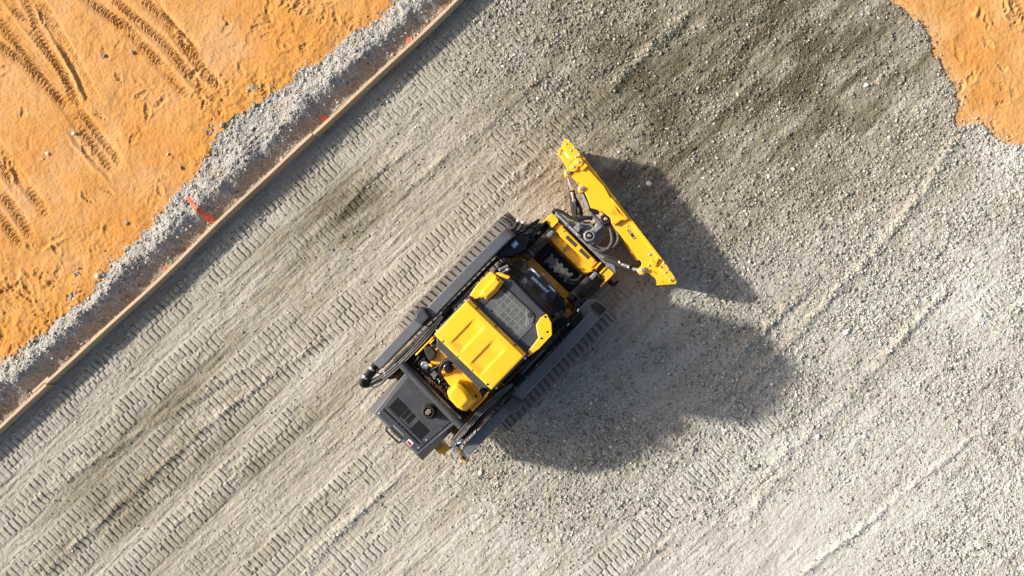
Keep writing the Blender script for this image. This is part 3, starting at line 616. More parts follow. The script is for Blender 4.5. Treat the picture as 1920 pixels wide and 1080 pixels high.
mb = MB(); mb.prism([(-1.224, .503), (-1.203, .162), (-1.33, .215), (-1.415, .262), (-1.395, .34), (-1.26, .345), (-1.25, .47)], 1.36, 1.42); mb.box(-1.47, -1.13, .505, .525, 1.30, 1.45); mb.box(-1.215, -1.195, .16, .50, 1.40, 1.46)
P(mb, 'left_bracket', YEL, bay, .005)
mb = MB(); mb.prism([(-1.221, .092), (-1.23, -.389), (-1.265, -.475), (-1.472, -.492), (-1.498, -.424), (-1.455, -.12), (-1.421, .105), (-1.37, .150), (-1.301, .147)], 1.36, 1.43); mb.box(-1.225, -1.205, -.48, .09, 1.40, 1.46); mb.box(-1.48, -1.20, -.505, -.485, 1.36, 1.47)
P(mb, 'right_bracket', YEL, bay, .006)
mb = MB()
dome = [(-1.301, -.099), (-1.27, -.172), (-1.286, -.341), (-1.327, -.445), (-1.529, -.448), (-1.56, -.349), (-1.551, -.186), (-1.497, -.083), (-1.412, -.086)]
cxd = sum(p[0] for p in dome) / len(dome); cyd = sum(p[1] for p in dome) / len(dome)
def ins(poly, k, dx=0, dy=0): return [(cxd + (x - cxd) * k + dx, cyd + (y - cyd) * k + dy) for x, y in poly]
mb.loft([[(x, y, 1.42) for x, y in ins(dome, 1.0)], [(x, y, 1.55) for x, y in ins(dome, .98)], [(x, y, 1.66) for x, y in ins(dome, .86, -.012, .006)], [(x, y, 1.70) for x, y in ins(dome, .60, -.03, .012)]])
P(mb, 'air_filter_cover', YEL, bay, .012, 22)
bolt(-1.30, -.40, 1.56, .012, bay, BLK); bolt(-1.485, -.10, 1.57, .010, bay, BLK)
mb = MB(); mb.lathe((-1.30, .095), [(.062, 1.42), (.062, 1.45), (.05, 1.46), (.048, 1.53), (.03, 1.55), (.014, 1.55), (.012, 1.565)], 24); P(mb, 'filler_cap', BLK, bay, 0, 40)
mb = MB(); mb.prism([(-1.36, .10), (-1.34, .145), (-1.305, .165), (-1.28, .15), (-1.30, .12)], 1.43, 1.465); P(mb, 'cap_collar', STL, bay, .004)
mb = MB(); mb.prism([(-1.328, .504), (-1.249, .463), (-1.258, .35), (-1.325, .311), (-1.398, .332), (-1.376, .418)], 1.25, 1.50); P(mb, 'control_box', BLKD, bay, .012)
mb = MB(); mb.prism([(-1.52, .39), (-1.46, .40), (-1.43, .36), (-1.44, .30), (-1.50, .29), (-1.53, .33)], 1.25, 1.44); mb.prism([(-1.52, .22), (-1.45, .215), (-1.45, .15), (-1.53, .14)], 1.25, 1.40); mb.cyl((-1.47, .32, 1.44), (-1.47, .32, 1.455), .02, 12); P(mb, 'pump_block', STL, bay, .008)
mb = MB(); mb.prism([(-1.445, .31), (-1.41, .31), (-1.41, .262), (-1.44, .262)], 1.4, 1.47); P(mb, 'orange_clip', YEL, bay, .005)
for hp, r_ in (([(-1.10, .04, 1.62), (-1.16, .12, 1.60), (-1.25, .185, 1.57), (-1.34, .18, 1.55), (-1.40, .14, 1.50), (-1.44, .10, 1.42), (-1.47, .11, 1.3)], .021), ([(-1.12, .10, 1.60), (-1.22, .20, 1.56), (-1.36, .21, 1.52), (-1.46, .24, 1.46), (-1.53, .22, 1.36)], .013), ([(-1.14, -.02, 1.6), (-1.22, .02, 1.53), (-1.28, .08, 1.56)], .006), ([(-1.55, .40, 1.35), (-1.50, .42, 1.42), (-1.40, .40, 1.50)], .008), ([(-1.60, .46, 1.3), (-1.5, .47, 1.4), (-1.38, .49, 1.40)], .009)):
    mb = MB(); mb.tube(curve_pts(hp), r_, 8); P(mb, 'hose', HOSE, bay, 0)
for k in range(9):
    bolt(random.choice([-1.62, -1.60, -1.58]), -.40 + k * .1 + random.uniform(-.02, .02), 1.28, .007, bay, STL)
for sg in (1, -1):
    mb = MB(); mb.cyl((-1.195, sg * .385, 1.46), (-1.195, sg * .465, 1.46), .040, 18); P(mb, 'cab_mount', BLK, bay, .004)
    mb = MB(); mb.box(-1.235, -1.155, sg * .425 + .048, sg * .425 + .062, 1.38, 1.52); mb.box(-1.235, -1.155, sg * .425 - .062, sg * .425 - .048, 1.38, 1.52); P(mb, 'mount_ear', YEL, bay, .004)
# ---- cab
mb = MB()
mb.loft([[(-1.08, -.46, .80), (.16, -.46, .80), (.16, .46, .80), (-1.08, .46, .80)], [(-1.13, -.475, 1.50), (.13, -.46, 1.50), (.13, .46, 1.50), (-1.13, .475, 1.50)], [(-1.10, -.49, 1.93), (.02, -.44, 1.90), (.02, .44, 1.90), (-1.10, .49, 1.93)]])
cab = P(mb, 'cab', BLK, root, .015, 30, 'cab body in black and dark grey')
mb = MB(); mb.prism([(-1.15, -.36), (-1.0, -.505), (-.42, -.51), (-.42, .505), (-1.0, .50), (-1.15, .36)], 1.90, 2.0); P(mb, 'roof_base', DGR, cab, .015)
# roof sheet with two pressed channels
mb = MB(); nx, ny = 64, 96; x0, x1, yw = -1.055, -.452, .482
def roof_z(x, y):
    z = 2.085
    for ya, yb, xs, xe in ((.264, .10, -.97, -.60), (-.08, -.264, -.99, -.62)):
        k = float(sstep(xs - .05, xs + .06, np.array(x)) * sstep(xe + .07, xe - .10, np.array(x)))
        k2 = float(sstep(ya + .010, ya - .016, np.array(y)) * sstep(yb - .010, yb + .016, np.array(y))); z -= .020 * k * k2
    z -= .05 * max(0, (x - (x1 - .045)) / .045); z -= .030 * max(0, ((x0 + .02) - x) / .02)
    e = yw - abs(y); z -= .02 * max(0, (.012 - e) / .012); z -= .010 * (y / yw) ** 2
    return z
g = [[(x0 + (x1 - x0) * i / nx, -yw + 2 * yw * j / ny) for j in range(ny + 1)] for i in range(nx + 1)]
vs_ = [(x, y, roof_z(x, y)) for r_ in g for x, y in r_]; W_ = ny + 1
fs = [(i * W_ + j, (i + 1) * W_ + j, (i + 1) * W_ + j + 1, i * W_ + j + 1) for i in range(nx) for j in range(ny)]
rim = [(0 * W_ + j) for j in range(W_)] + [i * W_ + ny for i in range(1, nx + 1)] + [nx * W_ + j for j in range(ny - 1, -1, -1)] + [i * W_ for i in range(nx - 1, 0, -1)]
nb = len(vs_); vs_ += [(vs_[i][0], vs_[i][1], 1.99) for i in rim]; fs += [(rim[k], rim[(k + 1) % len(rim)], nb + (k + 1) % len(rim), nb + k) for k in range(len(rim))]
mb.add(vs_, fs); P(mb, 'roof', YEL, cab, 0, 30, 'yellow roof sheet with pressed channels')
for y in (.33, .015, -.31): bolt(-.468, y, 2.058, .012, cab, BLK)
for y in (.34, .09, -.155, -.40): bolt(-1.035, y, 2.076, .012, cab, BLK)
for y in (.515, -.53):
    for x in (-1.0, -.5): bolt(x + .0, y * .96, 2.0, .012, cab, STL)
# front of the roof: surround, window, guard grid
mb = MB(); mb.prism([(-.47, .44), (-.40, .47), (.0, .44), (.085, .30), (.068, -.322), (.04, -.40), (-.25, -.47), (-.47, -.47)], 1.88, 1.955); P(mb, 'roof_surround', DGR, cab, .02)
def rounded(poly, r, n=5):
    out = []
    for i in range(len(poly)):
        a, b, c = Vector(poly[i - 1]), Vector(poly[i]), Vector(poly[(i + 1) % len(poly)]); p = b + (a - b).normalized() * r; q = b + (c - b).normalized() * r
        out += [tuple(p * (1 - t) ** 2 + b * 2 * t * (1 - t) + q * t * t) for t in [k / n for k in range(n + 1)]]
    return out
wp = [(-.445, .285), (-.052, .278), (-.045, -.225), (-.14, -.285), (-.445, -.287)]
mb = MB(); mb.prism(rounded([(-.46, .305), (-.035, .298), (-.028, -.24), (-.13, -.305), (-.46, -.305)], .035), 1.94, 1.9575); P(mb, 'window_seal', BLK, cab, .002)
mb = MB(); mb.prism(rounded(wp, .045), 1.94, 1.9605); P(mb, 'roof_window', WIN, cab, .002)
mb = MB()
random.seed(4)
gx = [-.415 + .0755 * k for k in range(6)]; gy = [.235 - .0755 * k for k in range(8)]
for i, x in enumerate(gx[:-1]): 
    mb.box(x - .0045, x + .0045, -.262 if x < -.13 else -.215, .20 if i < 3 else .235, 1.958, 1.9622)
for y in gy[1:]: mb.box(-.437, -.075 if y > -.2 else -.13, y - .0045, y + .0045, 1.958, 1.9622)
P(mb, 'guard_grid', GRID, cab, .001)
mb = MB(); mb.prism([(-.10, -.13), (-.07, -.10), (-.20, -.255), (-.23, -.25)], 1.958, 1.9626); mb.prism([(-.075, -.10), (-.06, -.11), (-.17, -.26), (-.185, -.25)], 1.958, 1.963); P(mb, 'wiper_smear', GRID, cab, 0)
for y, x in ((.235, -.085), (-.185, -.085)):
    mb = MB(); mb.lathe((x, y), [(.032, 1.955), (.032, 1.9645), (.026, 1.966)], 20); P(mb, 'grommet', BLKD, cab, 0, 40)
# left light pod
mb = MB(); base = [(-.031, .53), (-.013, .322), (-.153, .295), (-.30, .305), (-.356, .40), (-.425, .43), (-.412, .511), (-.285, .534)]
mb.prism(base, 1.93, 1.975)
mb.loft([[(x, y, 1.97) for x, y in [(-.022, .45), (-.013, .322), (-.153, .295), (-.318, .315), (-.352, .42), (-.30, .45)]], [(x, y, 2.045) for x, y in [(-.06, .425), (-.052, .352), (-.155, .335), (-.285, .345), (-.30, .395), (-.27, .425)]]])
P(mb, 'light_pod', YEL, cab, .010, 22)
mb = MB(); mb.prism([(-.012, .47), (.005, .40), (.046, .304), (.088, .312), (.03, .445)], 1.94, 1.985); P(mb, 'pod_wing', YEL, cab, .006)
bolt(-.045, .385, 2.04, .011, cab, BLK); bolt(-.325, .37, 1.99, .011, cab, BLK)
mb = MB(); mb.prism([(.069, -.322), (.03, -.44), (-.071, -.549), (-.30, -.553), (-.466, -.521), (-.457, -.479), (-.214, -.453), (-.122, -.323), (-.02, -.30)], 1.93, 1.972)
P(mb, 'corner_panel', YEL, cab, .008)
for x, y in ((.03, -.335), (-.085, -.48), (-.19, -.485)): bolt(x, y, 1.972, .012, cab, BLK)
# windscreen and low front cover
mb = MB(); n = 14; rings = []
for x_, z_, hw, cv in ((.075, 1.90, .36, .02), (.14, 1.5, .40, .03), (.205, 1.12, .42, .05), (.225, .98, .42, .055)):
    rings.append([(x_ + cv * (1 - (t * 2 - 1) ** 2), hw * (1 - 2 * t), z_) for t in [k / n for k in range(n + 1)]] + [(x_ - .03, -hw, z_), (x_ - .03, hw, z_)])
mb.loft(rings); P(mb, 'windscreen', GLS, cab, 0, 30)
mb = MB(); mb.tube(curve_pts([(.085, .36, 1.90), (.11, .18, 1.90), (.118, 0, 1.90), (.11, -.18, 1.90), (.085, -.36, 1.90)], 5), .012, 8); mb.tube(curve_pts([(.11, .30, 1.6), (.17, -.05, 1.45), (.15, -.33, 1.5)], 5), .008, 6); P(mb, 'screen_frame', BLK, cab, 0)
mb = MB(); mb.loft([[(.15, -.30, .62), (.40, -.26, .62), (.40, .29, .62), (.15, .31, .62)], [(.17, -.30, .90), (.395, -.235, .88), (.395, .272, .88), (.17, .31, .90)], [(.20, -.275, .955), (.375, -.218, .935), (.375, .258, .935), (.20, .285, .955)]])
P(mb, 'front_cover', DGR, cab, .018)
mb = MB(); mb.prism([(.10, .30), (.34, .275), (.40, .36), (.30, .47), (.05, .47)], .66, .86); mb.prism([(.10, -.30), (.36, -.24), (.40, -.34), (.28, -.47), (.05, -.47)], .66, .86); P(mb, 'foot_well_cover', BLK, cab, .02)
nr = Vector((.02, 0, .175)).normalized(); nr = Vector((.114, 0, 1)).normalized()
def zc(x): return .955 - (x - .20) * .114 + .003
lettering('lettering', 'J', .062, WHT, cab, (.288, -.118, zc(.288)), (0, 1, 0), nr, 'CENTER', 1.1, thick=.001, off=.0022)
lettering('lettering', 'OHN', .048, WHT, cab, (.292, -.045, zc(.292)), (0, 1, 0), nr, 'CENTER', 1.08, thick=.001, off=.0022)
lettering('lettering', 'D', .062, WHT, cab, (.288, .035, zc(.288)), (0, 1, 0), nr, 'CENTER', 1.1, thick=.001, off=.0022)
lettering('lettering', 'EERE', .048, WHT, cab, (.292, .112, zc(.292)), (0, 1, 0), nr, 'CENTER', 1.02, thick=.001, off=.0022)
mb = MB(); random.seed(8)
for y0, y1 in ((-.155, -.012), (.005, .135)):
    y = y0
    while y < y1: 
        d_ = random.uniform(.006, .011); mb.box(.214, .226, y, y + d_, .95, .9575); y += d_ + .003
P(mb, 'small_print', WHT, cab, 0)
mb = MB(); mb.tube(curve_pts([(.192, -.19, .962), (.20, -.06, .962), (.196, .10, .962)], 4), .003, 5); P(mb, 'pinstripe', GRY, cab, 0)
for y0, y1 in ((.09, .245), (-.195, -.075)):
    mb = MB(); mb.box(.352, .378, y0, y1, .93, .9385); d_ = P(mb, 'safety_decal', LAV, cab, 0)
    mb = MB(); mb.box(.360, .371, y0 + .02, y1 - .035, .935, .940); P(mb, 'decal_print', WHT, cab, 0)
mb = MB(); mb.box(.335, .35, .06, .12, .93, .941); mb.box(.33, .34, -.06, .05, .93, .940); P(mb, 'pull_strap', paint('olive_label', (.10, .085, .05), .7), cab, .002)
mb = MB(); mb.tube(curve_pts([(.375, .10, .90), (.425, .085, .90), (.432, .04, .90), (.432, -.05, .90), (.425, -.09, .90), (.375, -.105, .90)], 5), .008, 8); P(mb, 'grab_handle', GRY, cab, 0)
mb = MB(); mb.cyl((.12, .405, 1.92), (.14, .395, 1.80), .018, 10); mb.cyl((.0, .43, 1.90), (.14, .40, 1.88), .008, 8); mb.cyl((.05, .48, 1.75), (.16, .44, 1.70), .02, 10); P(mb, 'mirror_bracket', CST, cab, 0)
mb = MB(); mb.cyl((.10, -.40, 1.80), (.16, -.43, 1.66), .03, 12); mb.cyl((.12, -.45, 1.40), (.24, -.45, 1.40), .03, 12); P(mb, 'work_light', BLK, cab, .004)
# ---- lift arms
def arm(sg):
    nm = 'left' if sg > 0 else 'right'
    mb = MB(); y0, y1 = (.715, .868) if sg > 0 else (-.868, -.715)
    mb.side([(-1.06, 1.17), (.35, 1.08), (.50, 1.00), (.555, .80), (.52, .62), (.30, .80), (-.2, .90), (-1.06, .95)], y0, y1)
    a = P(mb, 'lift_arm', ARM, root, .012, 30, f'{nm} lift arm, dark grey')
    mb = MB(); mb.side([(-1.965, 1.15), (-1.10, 1.15), (-1.10, .93), (-1.80, .92), (-1.965, 1.0)], sg * .742, sg * .882); P(mb, 'rear_boom', ARM, a, .012)
    kn = [(-1.17, .730), (-1.19, .875), (-1.11, .932), (-1.0, .928), (-.965, .880), (-1.0, .725)]
    mb = MB(); kx = [(-1.09 + (x + 1.09) * .72, .815 + (y - .815) * .72) for x, y in kn]
    mb.loft([[(x, sg * y, 0.92) for x, y in kn], [(x, sg * y, 1.19) for x, y in kn], [(x, sg * y, 1.235) for x, y in kx]]); P(mb, 'knee_cover', DGR, a, .008, 25)
    # inner front casting that drops to the coupler
    mb = MB(); mb.prism([(.159, sg * .712), (.545, sg * .712), (.60, sg * .64), (.66, sg * .57), (.50, sg * .49), (.439, sg * .50), (.284, sg * .57)], .55, lambda x, y: .97 - .28 * max(0, x - .15)); P(mb, 'arm_elbow', BLK, a, .015)
    mb = MB(); mb.side([(.40, .62), (.62, .66), (.98, .42), (1.0, .26), (.86, .24), (.40, .45)], sg * .50, sg * .60); P(mb, 'front_drop', BLKD, a, .012)
    # links, pipes and hoses inside the arm
    mb = MB(); mb.tube([(-1.95, sg * .675, 1.12), (-1.55, sg * .665, 1.20), (-1.18, sg * .62, 1.20)], [.03, .035, .03], 10); P(mb, 'control_link', BLKD, a, 0)
    mb = MB()
    for k, (oy, oz) in enumerate(((.0, 0), (.028, -.01), (.056, -.02))):
        mb.tube(curve_pts([(-2.00, sg * (.60 + oy), 1.36 + oz), (-1.80, sg * (.565 + oy), 1.42 + oz), (-1.45, sg * (.555 + oy), 1.43 + oz), (-1.15, sg * (.565 + oy), 1.40 + oz), (-.90, sg * (.62 + oy * .5), 1.2 + oz)], 5), .010, 8)
    P(mb, 'hydraulic_pipe', GHOSE, a, 0)
    mb = MB(); mb.tube([(-1.45, sg * .645, 1.20), (-.75, sg * .635, .98)], .048, 14); lc = P(mb, 'lift_cylinder', BLKD, a, .004)
    mb = MB(); mb.tube([(-.75, sg * .635, .98), (-.30, sg * .63, .84)], .026, 12); P(mb, 'cylinder_rod', STL, a, 0)
    mb = MB()
    for k in range(7): mb.cyl((-1.55 + k * .21, sg * .70, 1.10 - k * .01), (-1.55 + k * .21, sg * .70, 1.16 - k * .01), .014, 8)
    P(mb, 'pin', CST, a, 0)
    mb = MB()
    for k in range(3): mb.tube(curve_pts([(-.85, sg * (.655 + .016 * k), 1.12), (-.40, sg * (.65 + .016 * k), 1.0), (.05, sg * (.655 + .016 * k), .90), (.20, sg * (.64 + .02 * k), .82)], 4), .009, 6)
    P(mb, 'arm_hose', HOSE, a, 0)
    return a
la = arm(1); ra = arm(-1)
mb = MB(); mb.prism([(.405, .668), (.495, .668), (.49, .600), (.40, .600)], lambda x, y: .96 - .28 * (x - .15), lambda x, y: .976 - .28 * (x - .15)); P(mb, 'info_decal', BLU, la, 0)
mb = MB()
for k in range(4): mb.box(.42 + .018 * k, .426 + .018 * k, .612, .612 + random.uniform(.02, .045), .86, lambda x, y: .9775 - .28 * (x - .15)) if False else mb.prism([(.42 + .018 * k, .612), (.427 + .018 * k, .612), (.427 + .018 * k, .65), (.42 + .018 * k, .65)], lambda x, y: .97 - .28 * (x - .15), lambda x, y: .978 - .28 * (x - .15))
P(mb, 'decal_print', WHT, la, 0)
for sg, x in ((1, -1.72), (-1, -1.62)):
    mb = MB(); mb.box(x - .055, x + .055, sg * .692 - .028, sg * .692 + .028, 1.02, 1.06); P(mb, 'side_marker', AMB, la if sg > 0 else ra, .006)
# rear left hose loop, rear right cylinder end
for hp, r_ in (([(-1.88, .83, 1.07), (-2.0, .84, 1.08), (-2.13, .83, 1.08), (-2.25, .82, 1.06), (-2.285, .78, 1.05), (-2.25, .735, 1.0), (-2.15, .70, 1.02), (-2.02, .655, 1.10), (-1.90, .63, 1.18), (-1.75, .62, 1.22)], .041), ([(-1.88, .79, 1.04), (-2.05, .79, 1.05), (-2.2, .78, 1.04), (-2.25, .75, 1.02), (-2.12, .70, .98), (-1.95, .64, 1.08), (-1.75, .61, 1.18)], .037), ([(-1.92, .76, 1.10), (-2.0, .765, 1.14), (-2.02, .72, 1.12), (-1.95, .67, 1.18)], .009), ([(-2.22, .70, 1.08), (-2.20, .645, 1.10), (-2.10, .60, 1.14), (-1.98, .60, 1.2), (-1.9, .63, 1.24)], .010)):
    mb = MB(); mb.tube(curve_pts(hp), r_, 10); P(mb, 'rear_hose', HOSE, la, 0)
mb = MB(); mb.tube([(-2.03, .838, 1.082), (-2.065, .836, 1.082)], .045, 16); mb.tube([(-2.175, .827, 1.074), (-2.205, .824, 1.070)], .044, 16); mb.tube([(-1.965, .648, 1.14), (-1.935, .64, 1.158)], .044, 12); P(mb, 'hose_clamp', STL, la, .003)
mb = MB(); mb.box(-1.96, -1.90, .86, .90, .92, 1.0); mb.box(-2.0, -1.86, .66, .72, .80, .90); P(mb, 'tail_plate', YEL, la, .006)
mb = MB(); mb.prism([(-1.97, -.755), (-1.97, -.885), (-2.075, -.89), (-2.075, -.775)], lambda x, y: .95 + (x + 1.97) * .5, lambda x, y: 1.135 + (x + 1.97) * 1.6); P(mb, 'boom_nose', GRY, ra, .006)
mb = MB(); mb.box(-2.11, -2.075, -.905, -.82, .93, 1.02); mb.box(-2.04, -2.0, -.77, -.70, 1.06, 1.12); mb.box(-2.24, -2.12, -.64, -.54, .84, .94); P(mb, 'tail_plate', YEL, ra, .006)
mb = MB(); mb.tube([(-2.07, -.67, 1.06), (-1.98, -.665, 1.10)], .05, 14); mb.tube([(-1.96, -.665, 1.12), (-1.86, -.66, 1.16)], .022, 10); mb.tube([(-2.04, -.60, 1.2), (-1.88, -.69, 1.25), (-1.70, -.70, 1.28)], .014, 8); P(mb, 'rear_fitting', STL, ra, .004)
# shield over the right track front, left aux couplers
mb = MB(); mb.prism([(.43, -.58), (.60, -.58), (.668, -.66), (.70, -.86), (.58, -.87), (.30, -.866), (.30, -.70)], .74, lambda x, y: .90 - .12 * (x - .4)); P(mb, 'arm_shield', ARM, ra, .015)
mb = MB(); mb.prism([(.56, -.66), (.66, -.68), (.685, -.85), (.56, -.85)], .70, .905); P(mb, 'rubber_flap', BLKD, ra, .01)
for hp in ([(.40, -.56, .80), (.42, -.60, .93), (.36, -.63, .95), (.20, -.62, .93), (.0, -.64, .9)], [(.36, -.52, .82), (.38, -.55, .93), (.30, -.58, .94), (.12, -.58, .92)]):
    mb = MB(); mb.tube(curve_pts(hp), .014, 8); P(mb, 'auxiliary_hose', HOSE, ra, 0)
mb = MB(); mb.cyl((.19, -.625, .935), (.15, -.625, .93), .018, 10); mb.cyl((.38, -.60, .94), (.42, -.585, .93), .018, 10); P(mb, 'hose_end', STL, ra, .002)
for y, l_ in ((.80, .10), (.735, .13)):
    mb = MB(); mb.tube([(.52, y, .72), (.60, y + .01, .74)], .030, 14); mb.tube([(.60, y + .01, .74), (.60 + l_, y + .03, .77)], .026, 14); P(mb, 'hydraulic_coupler', BLKD, la, .003)
    mb = MB(); mb.tube([(.60 + l_, y + .03, .77), (.625 + l_, y + .034, .775)], .028, 14); mb.cyl((.52, y, .72), (.55, y, .73), .034, 12); P(mb, 'coupler_tip', STL, la, .003)
rnd = random.Random(12)
for k in range(9):
    a_ = (.52 + rnd.uniform(0, .06), .60 + rnd.uniform(0, .16), .62 + rnd.uniform(0, .1)); b_ = (.90 + rnd.uniform(-.1, .1), .56 + rnd.uniform(0, .10), .52 + rnd.uniform(0, .08)); mid = ((a_[0] + b_[0]) / 2, (a_[1] + b_[1]) / 2 + rnd.uniform(-.02, .07), .66 + rnd.uniform(-.05, .06))
    mb = MB(); mb.tube(curve_pts([a_, mid, b_]), rnd.choice([.010, .013, .017]), 7); P(mb, 'front_hose', GHOSE if k % 4 == 0 else HOSE, la, 0)
mb = MB()
for k in range(10): x, y = rnd.uniform(.60, .82), rnd.uniform(.53, .68); s_ = rnd.uniform(.02, .045); mb.box(x - s_, x + s_, y - s_ * .6, y + s_ * .6, .5, .60 + rnd.uniform(0, .06))
P(mb, 'muddy_fitting', paint('brown_mud', (.075, .05, .035), .9, vary=.4, dust=.4, dustc=(.16, .11, .07), scale=20), la, .008)
# ---- tilt cylinders and coupler
for sg in (1, -1):
    mb = MB(); mb.tube([(.42, sg * .415, .74), (.50, sg * .415, .715), (.515, sg * .415, .71), (.82, sg * .415, .60)], [.058, .060, .066, .066], 20); tc = P(mb, 'tilt_cylinder', BLKD, root, .004)
    mb = MB(); mb.tube([(.82, sg * .415, .60), (.95, sg * .415, .555)], .030, 14); P(mb, 'cylinder_rod', STL, tc, 0)
    mb = MB(); mb.tube([(.503, sg * .415, .714), (.512, sg * .415, .711)], .070, 20); P(mb, 'gland_ring', GRY, tc, 0)
    bolt(.555, sg * .415 - .07 * sg * 0 + .045, .735, .010, tc, GRY); bolt(.555, .415 * sg - .05, .725, .010, tc, GRY)
mb = MB(); mb.prism([(.845, .36), (.97, .443), (1.114, .425), (1.085, -.37), (.99, -.395), (.83, -.31)], .22, .50); cp = P(mb, 'quick_coupler', YEL, root, .015, label='yellow attachment coupler plate')
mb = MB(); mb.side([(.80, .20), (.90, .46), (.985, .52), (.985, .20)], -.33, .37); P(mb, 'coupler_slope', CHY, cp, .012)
mb = MB(); mb.prism([(.975, .375), (1.09, .375), (1.075, -.325), (.965, -.325)], .49, .56); P(mb, 'coupler_ridge', YEL, cp, .010)
for sg in (1, -1):
    mb = MB(); mb.prism([(.98, sg * .47), (1.125, sg * .46), (1.13, sg * .60), (1.05, sg * .605), (.86, sg * .598), (.86, sg * .578), (.99, sg * .575)], .12, .54); mb.box(.95, 1.11, sg * .46 - .012, sg * .46 + .012, .15, .56); mb.box(.95, 1.11, sg * .365 - .012, sg * .365 + .012, .15, .56); P(mb, 'coupler_cheek', YEL, cp, .008)
    mb = MB(); mb.cyl((.955, sg * .345, .555), (.955, sg * .485, .555), .026, 14); P(mb, 'coupler_pin', BLKD, cp, .003)
for a, b in ((.035, .228), (-.207, -.03)):
    mb = MB(); mb.box(1.008, 1.058, a, b, .55, .564); P(mb, 'grip_pad', paint('grip_tape', (.035, .035, .032), .9, vary=.3, dust=.6, dustc=(.10, .09, .07), scale=60, bump=.8), cp, .002)
mb = MB(); mb.box(.90, .965, .135, .20, .47, .53); mb.cyl((.89, .13, .50), (.89, .20, .50), .02, 10); P(mb, 'latch_lever', YEL, cp, .006)
mb = MB(); mb.cyl((.88, .10, .49), (.88, .135, .49), .024, 10); mb.cyl((.93, .125, .52), (.90, .115, .54), .014, 8); P(mb, 'latch_spring', CST, cp, .003)
for x, y in ((1.06, .30), (1.05, -.285)): bolt(x, y, .56, .012, cp, CST)
# foot step with a punched grating, between the tilt cylinders
mb = MB(); 
for k in range(5):
    y = .185 - k * .0925
    mb.box(.575, .705, y - .012, y + .012, .64, .66)
mb.box(.590, .612, -.20, .20, .642, .663); mb.box(.665, .692, -.20, .20, .642, .663)
for k in range(5):
    for x in (.575, .705): mb.box(x - .012, x + .012, .185 - k * .0925 - .022, .185 - k * .0925 + .022, .64, .675)
mb.box(.60, .68, -.19, .19, .635, .655)
P(mb, 'foot_step', paint('step_grey', (.06, .063, .06), .8, vary=.2, dust=.15, spec=.2, dustc=(.15, .13, .1), scale=9), root, .004, label='dusty grey foot step grating')
mb = MB(); mb.tube(curve_pts([(.62, -.20, .62), (.66, -.27, .62), (.72, -.30, .58), (.80, -.29, .5)], 5), .022, 10); mb.tube(curve_pts([(.58, -.20, .6), (.63, -.30, .6), (.72, -.33, .55)], 5), .014, 8); P(mb, 'step_hose', GHOSE, root, 0)
mb = MB(); mb.box(.52, .84, -.46, .46, .16, .24); P(mb, 'arm_crossbar', BLK, root, .02)
# ------------------------------------------------------------------ angled dozer blade, carried on the coupler
ZB = .72
mb = MB()
prof = [(.0, .02), (-.055, .16), (-.075, .34), (-.05, .52), (.0, .66), (.02, .70), (-.02, .70), (-.06, .64), (-.11, .50), (-.13, .34), (-.11, .14), (-.03, .02)]
def sweep(mbx, path, prof, zs=1):
    rings = []
    for k, (x, y) in enumerate(path):
        a = Vector(path[max(k - 1, 0)]); b = Vector(path[min(k + 1, len(path) - 1)]); t = (b - a).normalized(); nx_, ny_ = -t.y, t.x
        rings.append([(x + nx_ * p, y + ny_ * p, z * zs) for p, z in prof])
    mbx.loft(rings)
sweep(mb, [(1.648, -1.0), (1.775, -.12), (1.85, .33), (1.925, .875)], [(-p - .03, z) for p, z in prof][::-1])
blade = P(mb, 'dozer_blade', YEL, root, .006, 40, 'yellow angled dozer blade with bolted end wings')
# box girder behind the moldboard
mb = MB(); mb.prism([(1.50, -.72), (1.60, -.20), (1.69, .62), (1.80, .60), (1.70, -.20), (1.62, -.74)], .10, .64); P(mb, 'girder', YEL, blade, .01)
# right deck, lower; left deck, higher and overlapping
mb = MB(); mb.prism([(1.560, -.20), (1.590, .0), (1.76, .02), (1.783, -.116), (1.669, -.927), (1.60, -.95), (1.478, -.775), (1.487, -.709), (1.527, -.475)], .655, .685); P(mb, 'blade_deck', YEL, blade, .006)
ld = [(1.925, .815), (1.88, .63), (1.861, .322), (1.802, .136), (1.775, .03), (1.745, -.05), (1.752, -.195), (1.732, -.211), (1.700, -.165), (1.585, -.144), (1.571, -.102), (1.615, -.035), (1.600, .118), (1.527, .247), (1.60, .40), (1.668, .60), (1.645, .62), (1.655, .80), (1.70, .86)]
mb = MB(); mb.prism(ld, .71, .745); P(mb, 'blade_deck', YEL, blade, .007)
mb = MB(); mb.prism([(1.795, .14), (1.815, .14), (1.768, -.21), (1.748, -.21)], .66, .775); mb.prism([(1.571, -.10), (1.588, -.10), (1.600, -.144), (1.583, -.146)], .60, .745); P(mb, 'gusset', YEL, blade, .004)
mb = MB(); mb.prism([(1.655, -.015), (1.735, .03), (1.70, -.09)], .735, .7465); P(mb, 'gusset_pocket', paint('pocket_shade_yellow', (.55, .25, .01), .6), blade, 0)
wl = [(1.961, 1.165), (1.990, 1.105), (1.997, 1.079), (1.955, .833), (1.936, .824), (1.87, .854), (1.813, .883), (1.695, .86), (1.748, 1.058), (1.790, 1.05), (1.822, 1.075), (1.80, 1.112), (1.855, 1.12)]
mb = MB(); mb.prism(wl, .68, .72); wL = P(mb, 'end_wing', YEL, blade, .006)
mb = MB(); mb.prism([(1.955, 1.160), (1.985, 1.10), (1.945, .835), (1.905, .842), (1.92, 1.08)], .02, .70); P(mb, 'wing_face', YEL, blade, .006)
mb = MB(); mb.prism([(1.86, 1.10), (1.985, 1.085), (1.952, .840), (1.830, .875)], .715, .738); P(mb, 'wing_plate', YEL, blade, .005)
